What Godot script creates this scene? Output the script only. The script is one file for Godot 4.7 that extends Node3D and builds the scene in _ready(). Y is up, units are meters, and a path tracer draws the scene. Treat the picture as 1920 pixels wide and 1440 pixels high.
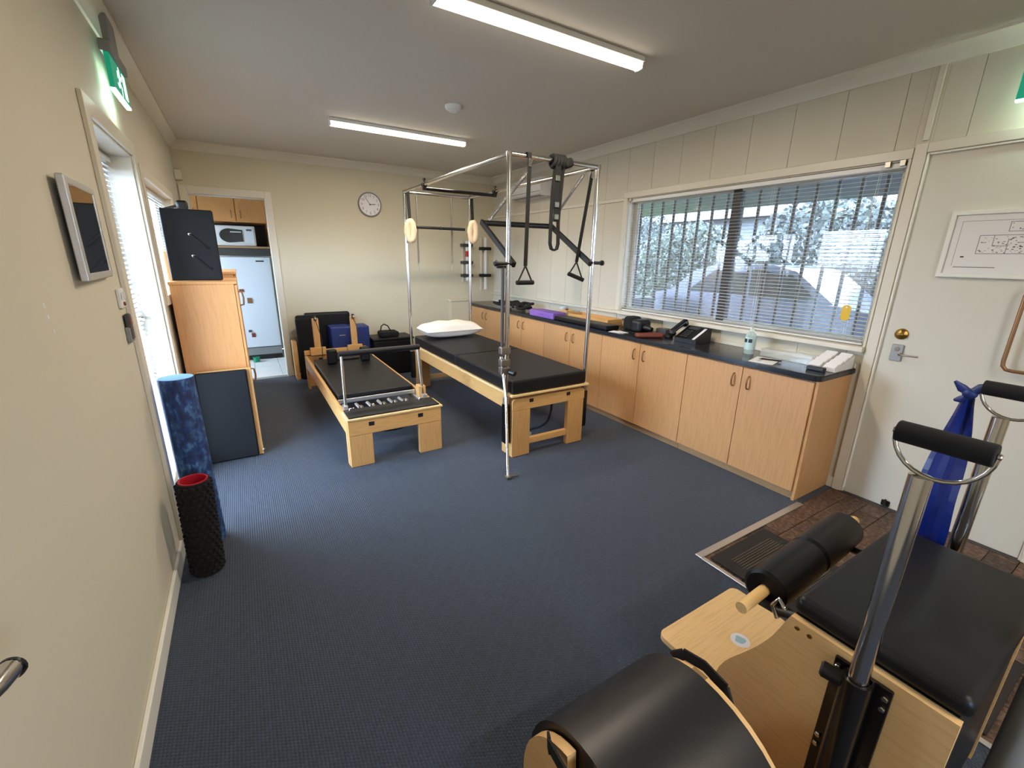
extends Node3D
# A small exercise studio: carpeted room with a trapeze table, a reformer, a bench run and a chair.
# x runs across the room (left wall -0.45, window wall 3.33), -z runs to the back wall (-6.04), y is up; metres.

const XL := -0.45
const XR := 3.33
const ZB := -6.04
const ZF := 1.9
const CEIL := 2.6

var M := {}
var taken := {}
var rng := RandomNumberGenerator.new()

# ------------------------------------------------------------------ mesh helpers
func st0() -> SurfaceTool:
	var st := SurfaceTool.new()
	st.begin(Mesh.PRIMITIVE_TRIANGLES)
	return st

func tri(st: SurfaceTool, a: Vector3, b: Vector3, c: Vector3, na: Vector3, nb: Vector3, nc: Vector3) -> void:
	if (b - a).cross(c - a).dot(na + nb + nc) > 0.0:
		var t := b; b = c; c = t
		t = nb; nb = nc; nc = t
	st.set_normal(na); st.add_vertex(a)
	st.set_normal(nb); st.add_vertex(b)
	st.set_normal(nc); st.add_vertex(c)

func quad(st: SurfaceTool, a: Vector3, b: Vector3, c: Vector3, d: Vector3, n: Vector3) -> void:
	tri(st, a, b, c, n, n, n)
	tri(st, a, c, d, n, n, n)

func quadn(st: SurfaceTool, a: Vector3, b: Vector3, c: Vector3, d: Vector3, na: Vector3, nb: Vector3, nc: Vector3, nd: Vector3) -> void:
	tri(st, a, b, c, na, nb, nc)
	tri(st, a, c, d, na, nc, nd)

# box with chamfered edges; r = 0 gives a plain box
func abox(st: SurfaceTool, c: Vector3, s: Vector3, r := 0.0, b := Basis()) -> void:
	var h := s * 0.5
	r = minf(r, minf(h.x, minf(h.y, h.z)) * 0.95)
	var ax := [b.x, b.y, b.z]
	var hh := [h.x, h.y, h.z]
	for k in 3:
		var u: int = (k + 1) % 3
		var v: int = (k + 2) % 3
		for sg in [-1.0, 1.0]:
			var n: Vector3 = ax[k] * sg
			var o: Vector3 = c + n * hh[k]
			var du: Vector3 = ax[u] * (hh[u] - r)
			var dv: Vector3 = ax[v] * (hh[v] - r)
			quad(st, o - du - dv, o + du - dv, o + du + dv, o - du + dv, n)
	if r <= 0.0:
		return
	for k in 3:
		var u: int = (k + 1) % 3
		var v: int = (k + 2) % 3
		for su in [-1.0, 1.0]:
			for sv in [-1.0, 1.0]:
				var dk: Vector3 = ax[k] * (hh[k] - r)
				var nu: Vector3 = ax[u] * su
				var nv: Vector3 = ax[v] * sv
				var p: Vector3 = c + nu * hh[u] + nv * (hh[v] - r)
				var q: Vector3 = c + nu * (hh[u] - r) + nv * hh[v]
				quadn(st, p - dk, p + dk, q + dk, q - dk, nu, nu, nv, nv)
	for sx in [-1.0, 1.0]:
		for sy in [-1.0, 1.0]:
			for sz in [-1.0, 1.0]:
				var nx: Vector3 = b.x * sx
				var ny: Vector3 = b.y * sy
				var nz: Vector3 = b.z * sz
				var m: Vector3 = c + nx * (h.x - r) + ny * (h.y - r) + nz * (h.z - r)
				tri(st, m + nx * r, m + ny * r, m + nz * r, nx, ny, nz)

# rounded cushion-like box: superellipsoid-ish grid
func apad(st: SurfaceTool, c: Vector3, s: Vector3, r: float, b := Basis(), n := 5) -> void:
	var h := s * 0.5
	r = minf(r, minf(h.x, minf(h.y, h.z)))
	var ax := [b.x, b.y, b.z]
	var hh := [h.x, h.y, h.z]
	for k in 3:
		var u: int = (k + 1) % 3
		var v: int = (k + 2) % 3
		for sg in [-1.0, 1.0]:
			var cu := _pad_line(hh[u], r, n)
			var cv := _pad_line(hh[v], r, n)
			var pts := []
			var nrm := []
			for i in cu.size():
				for j in cv.size():
					var q := [0.0, 0.0, 0.0]
					q[k] = sg * hh[k]
					q[u] = cu[i]
					q[v] = cv[j]
					var core := [0.0, 0.0, 0.0]
					for e in 3:
						core[e] = clampf(q[e], -(hh[e] - r), hh[e] - r)
					var d := Vector3(q[0] - core[0], q[1] - core[1], q[2] - core[2]).normalized()
					var p := Vector3(core[0], core[1], core[2]) + d * r
					pts.append(c + b * p)
					nrm.append(b * d)
			var w: int = cv.size()
			for i in cu.size() - 1:
				for j in w - 1:
					var a: int = i * w + j
					quadn(st, pts[a], pts[a + w], pts[a + w + 1], pts[a + 1], nrm[a], nrm[a + w], nrm[a + w + 1], nrm[a + 1])

func _pad_line(h: float, r: float, n: int) -> Array:
	var o := []
	for i in n + 1:
		o.append(-h + r * (1.0 - tan(PI / 4 * (1.0 - float(i) / n))))
	for i in n + 1:
		o.append(h - r * (1.0 - tan(PI / 4 * (float(i) / n))))
	return o

func frame_of(d: Vector3) -> Basis:
	var up := Vector3.UP if absf(d.y) < 0.95 else Vector3.RIGHT
	var x := up.cross(d).normalized()
	return Basis(x, d.cross(x).normalized(), d)

func atube(st: SurfaceTool, pts: Array, r, n := 10, caps := true, closed := false) -> void:
	var m := pts.size()
	var rings := []
	var norms := []
	var prev := Basis()
	for i in m:
		var d: Vector3
		if closed:
			d = (pts[(i + 1) % m] - pts[(i - 1 + m) % m]).normalized()
		else:
			d = (pts[mini(i + 1, m - 1)] - pts[maxi(i - 1, 0)]).normalized()
		var f: Basis
		if i == 0:
			f = frame_of(d)
		else:
			var x := (prev.x - d * prev.x.dot(d)).normalized()
			f = Basis(x, d.cross(x).normalized(), d)
		prev = f
		var rad: float = r[i] if r is Array else r
		var ring := []
		var nn := []
		for k in n:
			var a := TAU * k / n
			var dir := f.x * cos(a) + f.y * sin(a)
			ring.append(pts[i] + dir * rad)
			nn.append(dir)
		rings.append(ring)
		norms.append(nn)
	for i in (m if closed else m - 1):
		var i2 := (i + 1) % m
		for k in n:
			var k2 := (k + 1) % n
			quadn(st, rings[i][k], rings[i][k2], rings[i2][k2], rings[i2][k], norms[i][k], norms[i][k2], norms[i2][k2], norms[i2][k])
	if caps and not closed:
		for e in [0, m - 1]:
			var d: Vector3 = (pts[0] - pts[1]).normalized() if e == 0 else (pts[m - 1] - pts[m - 2]).normalized()
			for k in n:
				tri(st, pts[e], rings[e][k], rings[e][(k + 1) % n], d, d, d)

# strap: flat band swept along points; w = width vector direction
func astrap(st: SurfaceTool, pts: Array, wdir: Vector3, width: float, thick: float) -> void:
	for i in pts.size() - 1:
		var a: Vector3 = pts[i]
		var b: Vector3 = pts[i + 1]
		var d := (b - a).normalized()
		var x := (wdir - d * wdir.dot(d)).normalized()
		abox(st, (a + b) * 0.5, Vector3(width, thick, a.distance_to(b) + thick * 0.6), 0.0, Basis(x, d.cross(x), d))

# profile of (radius, height) turned about the y axis of xf
func alathe(st: SurfaceTool, prof: Array, xf := Transform3D(), n := 24, crease := 35.0) -> void:
	var m := prof.size()
	var sn := []
	for i in m - 1:
		var d: Vector2 = (prof[i + 1] - prof[i]).normalized()
		sn.append(Vector2(d.y, -d.x))
	var c := cos(deg_to_rad(crease))
	for i in m - 1:
		var na: Vector2 = sn[i]
		var nb: Vector2 = sn[i]
		if i > 0 and sn[i].dot(sn[i - 1]) > c:
			na = (sn[i] + sn[i - 1]).normalized()
		if i < m - 2 and sn[i].dot(sn[i + 1]) > c:
			nb = (sn[i] + sn[i + 1]).normalized()
		for k in n:
			var a0 := TAU * k / n
			var a1 := TAU * (k + 1) / n
			var e0 := Vector3(cos(a0), 0, sin(a0))
			var e1 := Vector3(cos(a1), 0, sin(a1))
			var P: Vector2 = prof[i]
			var Q: Vector2 = prof[i + 1]
			var up := Vector3.UP
			quadn(st, xf * (e0 * P.x + up * P.y), xf * (e1 * P.x + up * P.y), xf * (e1 * Q.x + up * Q.y), xf * (e0 * Q.x + up * Q.y),
				(xf.basis * (e0 * na.x + up * na.y)).normalized(), (xf.basis * (e1 * na.x + up * na.y)).normalized(),
				(xf.basis * (e1 * nb.x + up * nb.y)).normalized(), (xf.basis * (e0 * nb.x + up * nb.y)).normalized())

# polygon in the xy plane of xf pushed along its z from 0 to depth
func aprism(st: SurfaceTool, poly: Array, depth: float, xf := Transform3D(), crease := 30.0) -> void:
	var pk := PackedVector2Array(poly)
	if Geometry2D.is_polygon_clockwise(pk):
		pk.reverse()
	var ids := Geometry2D.triangulate_polygon(pk)
	var nz := xf.basis.z.normalized()
	for i in range(0, ids.size(), 3):
		var a := pk[ids[i]]
		var b := pk[ids[i + 1]]
		var c := pk[ids[i + 2]]
		tri(st, xf * Vector3(a.x, a.y, 0), xf * Vector3(b.x, b.y, 0), xf * Vector3(c.x, c.y, 0), -nz, -nz, -nz)
		tri(st, xf * Vector3(a.x, a.y, depth), xf * Vector3(b.x, b.y, depth), xf * Vector3(c.x, c.y, depth), nz, nz, nz)
	var m := pk.size()
	var sn := []
	for i in m:
		var d := (pk[(i + 1) % m] - pk[i]).normalized()
		sn.append(Vector2(d.y, -d.x))
	var cc := cos(deg_to_rad(crease))
	for i in m:
		var na: Vector2 = sn[i]
		var nb: Vector2 = sn[i]
		var p: Vector2 = sn[(i - 1 + m) % m]
		var q: Vector2 = sn[(i + 1) % m]
		if na.dot(p) > cc:
			na = (na + p).normalized()
		if nb.dot(q) > cc:
			nb = (nb + q).normalized()
		var A := pk[i]
		var B := pk[(i + 1) % m]
		var n3a := (xf.basis * Vector3(na.x, na.y, 0)).normalized()
		var n3b := (xf.basis * Vector3(nb.x, nb.y, 0)).normalized()
		quadn(st, xf * Vector3(A.x, A.y, 0), xf * Vector3(B.x, B.y, 0), xf * Vector3(B.x, B.y, depth), xf * Vector3(A.x, A.y, depth), n3a, n3b, n3b, n3a)

func rrect(w: float, h: float, r: float, n := 4) -> Array:
	var o := []
	for c in [[1, 1, 0.0], [-1, 1, 90.0], [-1, -1, 180.0], [1, -1, 270.0]]:
		for i in n + 1:
			var a := deg_to_rad(c[2] + 90.0 * i / n)
			o.append(Vector2(c[0] * (w / 2 - r) + r * cos(a), c[1] * (h / 2 - r) + r * sin(a)))
	return o

func asphere(st: SurfaceTool, c: Vector3, r: Vector3, n := 12) -> void:
	for i in n:
		for k in n * 2:
			var P := []
			var N := []
			for e in [[i, k], [i + 1, k], [i + 1, k + 1], [i, k + 1]]:
				var t := PI * float(e[0]) / n
				var a := TAU * float(e[1]) / (n * 2)
				var d := Vector3(sin(t) * cos(a), cos(t), sin(t) * sin(a))
				P.append(c + d * r)
				N.append((d / r).normalized())
			quadn(st, P[0], P[1], P[2], P[3], N[0], N[1], N[2], N[3])

# orientation helpers: yz prism -> extruded along +x ; xz prism -> extruded along +y
func xf_yz(x: float) -> Transform3D:   # polygon (z, y) pushed along +x
	return Transform3D(Basis(Vector3(0, 0, 1), Vector3(0, 1, 0), Vector3(1, 0, 0)), Vector3(x, 0, 0))

func xf_xz(y: float) -> Transform3D:   # polygon (x, z) pushed along +y
	return Transform3D(Basis(Vector3(1, 0, 0), Vector3(0, 0, 1), Vector3(0, 1, 0)), Vector3(0, y, 0))

func turn_to(at: Vector3, d: Vector3) -> Transform3D:   # y axis of the result points along d
	var f := frame_of(d.normalized())
	return Transform3D(Basis(f.x, f.z, -f.y), at)

# ------------------------------------------------------------------ node helpers
func numbered(n: String) -> String:
	var k: int = taken.get(n, 0)
	taken[n] = k + 1
	return n if k == 0 else "%s_%03d" % [n, k]

# meshes are made in room coordinates; a part is shifted back by where its thing stands
func where(o: Node) -> Vector3:
	var p := Vector3.ZERO
	while o != null and o != self:
		p += o.position
		o = o.get_parent()
	return p

func inst(called: String, mesh: Mesh, m: Material, parent: Node = self, at := Vector3.ZERO) -> MeshInstance3D:
	var o := MeshInstance3D.new()
	o.mesh = mesh
	o.material_override = null
	for i in mesh.get_surface_count():
		o.set_surface_override_material(i, m)
	o.name = numbered(called) if parent == self else called
	parent.add_child(o, true)
	o.position = at - where(parent)
	return o

func obj(called: String, st: SurfaceTool, m: Material, parent: Node = self) -> MeshInstance3D:
	return inst(called, st.commit(), m, parent)

func tag(o: Node, label: String, category := "", group := "", kind := "") -> Node:
	if label: o.set_meta("label", label)
	if category: o.set_meta("category", category)
	if group: o.set_meta("group", group)
	if kind: o.set_meta("kind", kind)
	return o

func thing(called: String, at: Vector3, label: String, category: String, group := "") -> Node3D:
	var o := Node3D.new()
	o.name = numbered(called)
	add_child(o)
	o.position = at
	tag(o, label, category, group)
	return o

func structure(called: String, st: SurfaceTool, m: Material, label := "") -> MeshInstance3D:
	var o := obj(called, st, m)
	o.set_meta("kind", "structure")
	if label:
		o.set_meta("label", label)
	return o

func pbox(parent: Node, called: String, lo: Vector3, hi: Vector3, m: Material, r := 0.003) -> MeshInstance3D:
	var st := st0()
	abox(st, (lo + hi) * 0.5, (hi - lo).abs(), r)
	return obj(called, st, m, parent)

func ptube(parent: Node, called: String, pts: Array, r, m: Material, n := 12) -> MeshInstance3D:
	var st := st0()
	atube(st, pts, r, n)
	return obj(called, st, m, parent)

func ppad(parent: Node, called: String, lo: Vector3, hi: Vector3, m: Material, r := 0.02) -> MeshInstance3D:
	var st := st0()
	apad(st, (lo + hi) * 0.5, (hi - lo).abs(), r)
	return obj(called, st, m, parent)

func pdisc(parent: Node, called: String, at: Vector3, dir: Vector3, r: float, h: float, m: Material, n := 16) -> MeshInstance3D:
	var st := st0()
	var b := minf(r, h) * 0.25
	alathe(st, [Vector2(0, 0), Vector2(r, 0), Vector2(r, h - b), Vector2(r - b, h), Vector2(0, h)], turn_to(at, dir), n)
	return obj(called, st, m, parent)

func pcoil(parent: Node, called: String, a: Vector3, b: Vector3, r: float, turns: int, wire: float, m: Material) -> MeshInstance3D:
	var f := frame_of((b - a).normalized())
	var pts := []
	var n := turns * 8
	for i in n + 1:
		var t := TAU * i / 8.0
		pts.append(a.lerp(b, float(i) / n) + (f.x * cos(t) + f.y * sin(t)) * r)
	return ptube(parent, called, pts, wire, m, 5)

func words(parent: Node, called: String, text: String, at: Vector3, turn: Basis, height: float, m: Material, depth := 0.001) -> MeshInstance3D:
	var t := TextMesh.new()
	var f := SystemFont.new()
	f.font_names = PackedStringArray(["Droid Sans"])
	t.font = f
	t.text = text
	t.font_size = 32
	t.pixel_size = height / 23.0
	t.depth = depth
	var o := inst(called, t, m, parent, at)
	o.basis = turn
	return o

# ------------------------------------------------------------------ materials
func std(c: Color, rough := 0.6, metal := 0.0) -> StandardMaterial3D:
	var m := StandardMaterial3D.new()
	m.albedo_color = c
	m.roughness = rough
	m.metallic = metal
	return m

func noise_tex(freq: float, cols: Array, seed_n: int, size := 256, oct := 4, normal := false, bump := 4.0) -> NoiseTexture2D:
	var n := FastNoiseLite.new()
	n.seed = seed_n
	n.frequency = freq
	n.fractal_octaves = oct
	var t := NoiseTexture2D.new()
	t.width = size
	t.height = size
	t.seamless = true
	t.noise = n
	if normal:
		t.as_normal_map = true
		t.bump_strength = bump
	else:
		var g := Gradient.new()
		g.colors = PackedColorArray(cols)
		var offs := PackedFloat32Array()
		for i in cols.size():
			offs.append(0.25 + 0.5 * float(i) / (cols.size() - 1))
		g.offsets = offs
		t.color_ramp = g
	return t

func tri_map(m: StandardMaterial3D, scale: Vector3, world := false) -> StandardMaterial3D:
	m.uv1_triplanar = true
	m.uv1_world_triplanar = world
	m.uv1_scale = scale
	return m

func wood(c: Color, dark: float, grain: Vector3, rough: float, sd: int) -> StandardMaterial3D:
	var m := std(Color.WHITE, rough)
	m.albedo_texture = noise_tex(0.03, [c.darkened(dark * 0.4), c, c.lightened(dark * 0.25)], sd, 256, 5)
	return tri_map(m, grain)

func glass(c: Color, alpha: float) -> StandardMaterial3D:
	var m := std(Color(c.r, c.g, c.b, alpha), 0.02)
	m.transparency = BaseMaterial3D.TRANSPARENCY_ALPHA
	return m

func glow(c: Color, energy: float) -> StandardMaterial3D:
	var m := std(c, 0.5)
	m.emission_enabled = true
	m.emission = c
	m.emission_energy_multiplier = energy
	return m

func bumpy(m: StandardMaterial3D, freq: float, sd: int, scale: float, strength: float) -> StandardMaterial3D:
	m.normal_enabled = true
	m.normal_texture = noise_tex(freq, [], sd, 256, 4, true, 6.0)
	m.normal_scale = strength
	return tri_map(m, Vector3.ONE * scale)

func carpet_material() -> StandardMaterial3D:
	var n := 128
	var col := Image.create(n, n, false, Image.FORMAT_RGB8)
	var hgt := Image.create(n, n, false, Image.FORMAT_RGB8)
	var fn := FastNoiseLite.new()
	fn.frequency = 0.08
	for y in n:
		for x in n:
			var u := fposmod(x / 16.0, 1.0)
			var v := fposmod(y / 16.0 + (0.5 if int(x / 16.0) % 2 == 1 else 0.0), 1.0)
			var h := sin(PI * u) * (0.35 + 0.65 * sin(PI * v))
			var row := int(x / 16.0) * 7 + int(y / 8.0) * 3
			var tint := 0.88 + 0.24 * fposmod(sin(row * 12.9898) * 43758.5, 1.0)
			var fib := 0.9 + 0.2 * fposmod(sin(x * 78.2 + y * 37.7) * 9631.3, 1.0)
			var c := Color(0.150, 0.200, 0.268) * (tint * fib)
			col.set_pixel(x, y, Color(c.r, c.g, c.b))
			hgt.set_pixel(x, y, Color(h, h, h))
	var nm: Image = hgt.duplicate()
	nm.bump_map_to_normal_map(5.0)
	var m := std(Color.WHITE, 0.82)
	m.albedo_texture = ImageTexture.create_from_image(col)
	m.normal_enabled = true
	m.normal_texture = ImageTexture.create_from_image(nm)
	m.normal_scale = 0.8
	m.rim_enabled = true
	m.rim = 0.25
	m.rim_tint = 0.6
	return tri_map(m, Vector3.ONE / 0.088, true)

func make_materials() -> void:
	var cream := Color(0.80, 0.770, 0.690)
	M.wall = bumpy(std(cream, 0.75), 0.06, 3, 2.0, 0.02)
	M.wall_back = bumpy(std(Color(0.80, 0.765, 0.660), 0.75), 0.06, 4, 2.0, 0.02)
	M.ceiling = std(Color(0.78, 0.75, 0.70), 0.9)
	M.trim = std(Color(0.84, 0.81, 0.74), 0.4)
	M.white_trim = std(Color(0.88, 0.87, 0.83), 0.35)
	M.door = bumpy(std(Color(0.81, 0.79, 0.73), 0.5), 0.05, 5, 3.0, 0.02)
	M.carpet = carpet_material()
	M.beech = wood(Color(0.775, 0.580, 0.380), 0.10, Vector3(9, 0.5, 9), 0.38, 11)
	M.beech_tall = wood(Color(0.84, 0.60, 0.36), 0.09, Vector3(9, 0.5, 9), 0.42, 12)
	M.plinth = wood(Color(0.66, 0.52, 0.36), 0.1, Vector3(9, 9, 0.5), 0.5, 13)
	M.birch_z = wood(Color(0.83, 0.635, 0.385), 0.12, Vector3(10, 10, 0.7), 0.4, 14)
	M.birch_y = wood(Color(0.81, 0.62, 0.38), 0.12, Vector3(10, 0.7, 10), 0.4, 15)
	M.birch_x = wood(Color(0.83, 0.635, 0.385), 0.12, Vector3(0.7, 10, 10), 0.4, 16)
	M.ply_edge = wood(Color(0.90, 0.77, 0.55), 0.15, Vector3(2, 40, 2), 0.5, 17)
	M.maple_z = wood(Color(0.885, 0.715, 0.485), 0.10, Vector3(10, 10, 0.7), 0.4, 19)
	M.maple_x = wood(Color(0.95, 0.79, 0.56), 0.10, Vector3(0.7, 10, 10), 0.4, 20)
	M.dowel = wood(Color(0.87, 0.72, 0.48), 0.08, Vector3(0.8, 12, 12), 0.45, 18)
	M.vinyl = bumpy(std(Color(0.085, 0.087, 0.094), 0.42), 0.2, 21, 9.0, 0.12)
	M.vinyl_side = bumpy(std(Color(0.062, 0.062, 0.066), 0.40), 0.2, 22, 9.0, 0.12)
	M.vinyl.metallic_specular = 0.35
	M.vinyl_gloss = bumpy(std(Color(0.10, 0.10, 0.108), 0.38), 0.2, 22, 9.0, 0.08)
	M.vinyl_side.metallic_specular = 0.35
	M.foam = bumpy(std(Color(0.03, 0.03, 0.032), 0.9), 0.3, 23, 20.0, 0.5)
	M.black = std(Color(0.035, 0.035, 0.037), 0.42)
	M.black_gloss = std(Color(0.045, 0.045, 0.05), 0.22)
	M.sleeve = std(Color(0.085, 0.07, 0.06), 0.24)
	M.strap = bumpy(std(Color(0.035, 0.035, 0.038), 0.8), 0.3, 24, 40.0, 0.4)
	M.chrome = std(Color(0.80, 0.79, 0.78), 0.16, 1.0)
	M.steel = std(Color(0.62, 0.60, 0.57), 0.35, 1.0)
	M.alu = std(Color(0.80, 0.80, 0.80), 0.38, 0.9)
	M.worktop = bumpy(std(Color(0.145, 0.155, 0.172), 0.16), 0.25, 25, 12.0, 0.03)
	M.white = std(Color(0.86, 0.86, 0.85), 0.45)
	M.white_gloss = std(Color(0.84, 0.86, 0.88), 0.25)
	M.grey = std(Color(0.52, 0.52, 0.52), 0.5)
	M.dark_grey = std(Color(0.24, 0.235, 0.23), 0.5)
	M.paper = std(Color(0.90, 0.89, 0.90), 0.8)
	M.bronze = std(Color(0.60, 0.46, 0.33), 0.35, 0.8)
	M.brass = std(Color(0.62, 0.50, 0.26), 0.3, 1.0)
	M.slat = std(Color(0.87, 0.87, 0.86), 0.4)
	M.glass = glass(Color(0.86, 0.93, 0.95), 0.08)
	M.clear = glass(Color(0.90, 0.92, 0.90), 0.2)
	M.iron = std(Color(0.10, 0.10, 0.11), 0.5)
	M.purple = bumpy(std(Color(0.52, 0.37, 0.68), 0.75), 0.2, 26, 8.0, 0.15)
	M.blue_vinyl = bumpy(std(Color(0.085, 0.165, 0.42), 0.5), 0.2, 27, 6.0, 0.12)
	M.red = std(Color(0.68, 0.10, 0.16), 0.4)
	M.maroon = std(Color(0.46, 0.20, 0.16), 0.5)
	M.green = std(Color(0.06, 0.52, 0.38), 0.4)
	M.yellow = std(Color(0.87, 0.71, 0.09), 0.5)
	M.fleece = bumpy(std(Color(0.84, 0.75, 0.63), 1.0), 0.12, 28, 14.0, 1.0)
	M.cotton = bumpy(std(Color(0.88, 0.85, 0.80), 0.9), 0.04, 29, 4.0, 0.25)
	M.tile = std(Color(0.83, 0.81, 0.77), 0.3)
	M.grout = std(Color(0.55, 0.53, 0.50), 0.8)
	M.mortar = std(Color(0.25, 0.195, 0.155), 0.9)
	M.bricks = []
	for i in 4:
		var c: Color = [Color(0.30, 0.215, 0.165), Color(0.34, 0.245, 0.185), Color(0.27, 0.20, 0.16), Color(0.37, 0.265, 0.20)][i]
		var b := std(Color.WHITE, 0.5)
		b.albedo_texture = noise_tex(0.05, [c.darkened(0.25), c, c.lightened(0.12)], 31 + i, 128, 5)
		b.normal_enabled = true
		b.normal_texture = noise_tex(0.09, [], 41, 128, 4, true, 6.0)
		b.normal_scale = 0.35
		M.bricks.append(tri_map(b, Vector3.ONE * 5.0, true))
	M.mat_border = bumpy(std(Color(0.125, 0.11, 0.095), 0.85), 0.3, 43, 20.0, 0.4)
	M.mat_rib = bumpy(std(Color(0.27, 0.245, 0.21), 0.9), 0.3, 44, 20.0, 0.4)
	M.roller_blue = std(Color.WHITE, 0.7)
	M.roller_blue.albedo_texture = noise_tex(0.025, [Color(0.03, 0.10, 0.25), Color(0.05, 0.15, 0.33), Color(0.055, 0.18, 0.39), Color(0.09, 0.26, 0.48), Color(0.30, 0.47, 0.62)], 51, 256, 4)
	tri_map(M.roller_blue, Vector3(4.0, 2.2, 4.0))
	M.roller_top = std(Color(0.42, 0.60, 0.76), 0.7)
	M.band = std(Color(0.03, 0.14, 0.47, 0.93), 0.35)
	M.band.transparency = BaseMaterial3D.TRANSPARENCY_ALPHA
	M.leaf = std(Color(0.25, 0.275, 0.24), 0.7)
	M.leaf2 = std(Color(0.21, 0.235, 0.22), 0.7)
	M.bark = std(Color(0.33, 0.28, 0.23), 0.9)
	M.grass = bumpy(std(Color(0.42, 0.50, 0.27), 0.9), 0.2, 52, 6.0, 0.6)
	M.concrete = bumpy(std(Color(0.55, 0.55, 0.56), 0.85), 0.15, 53, 2.0, 0.3)
	M.asphalt = bumpy(std(Color(0.27, 0.27, 0.285), 0.85), 0.15, 54, 2.0, 0.3)
	M.render = std(Color(0.36, 0.37, 0.39), 0.85)
	M.car = std(Color(0.36, 0.38, 0.45), 0.22, 0.3)
	M.car_glass = std(Color(0.10, 0.12, 0.14), 0.08)
	M.tyre = std(Color(0.05, 0.05, 0.05), 0.85)
	M.bin = std(Color(0.33, 0.34, 0.38), 0.6)

# ------------------------------------------------------------------ scene
func _ready() -> void:
	rng.seed = 7
	# camera
	var cam := Camera3D.new()
	cam.name = "camera"
	cam.fov = 83.12
	cam.near = 0.02
	cam.far = 200.0
	add_child(cam)
	cam.position = Vector3(0, 1.5, 0)
	cam.basis = Basis(Vector3.UP, -0.55012) * Basis(Vector3.RIGHT, -0.28399) * Basis(Vector3.BACK, 0.01661)
	# sky: even overcast daylight
	var we := WorldEnvironment.new()
	we.name = "environment"
	var env := Environment.new()
	var sky := Sky.new()
	var sm := ProceduralSkyMaterial.new()
	sm.sky_top_color = Color(0.745, 0.86, 1.0)
	sm.sky_horizon_color = Color(0.79, 0.885, 1.0)
	sm.ground_bottom_color = Color(0.35, 0.36, 0.37)
	sm.ground_horizon_color = Color(0.55, 0.57, 0.60)
	sky.sky_material = sm
	env.background_mode = Environment.BG_SKY
	env.sky = sky
	env.background_energy_multiplier = 42.0
	env.tonemap_mode = Environment.TONE_MAPPER_LINEAR
	env.tonemap_exposure = 1.0
	env.sdfgi_enabled = true
	env.ssao_enabled = true
	env.ssil_enabled = true
	we.environment = env
	add_child(we)

	make_materials()
	build_shell()
	build_wall_left_things()
	build_kitchen()
	build_lights()
	build_right_wall()
	build_front_door()
	build_bench()
	build_trapeze_table()
	build_reformer()
	build_back_things()
	build_tall_cabinet()
	build_rollers()
	build_chair()
	build_barrel()
	build_bench_things()
	build_outside()

# boxes given as [x0,y0,z0,x1,y1,z1]
func boxes(st: SurfaceTool, list: Array, r := 0.0) -> SurfaceTool:
	for b in list:
		abox(st, Vector3(b[0] + b[3], b[1] + b[4], b[2] + b[5]) * 0.5, Vector3(b[3] - b[0], b[4] - b[1], b[5] - b[2]).abs(), r)
	return st

const DOOR_L := [-3.48, -2.58, 2.03]     # left glass door: z0, z1, head
const WIN_L := [-5.15, -3.68, 1.22, 1.95]
const WIN_R := [-3.31, -1.15, 0.99, 2.075]
const DOOR_R := [-1.075, -0.255, 2.085]

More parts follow.
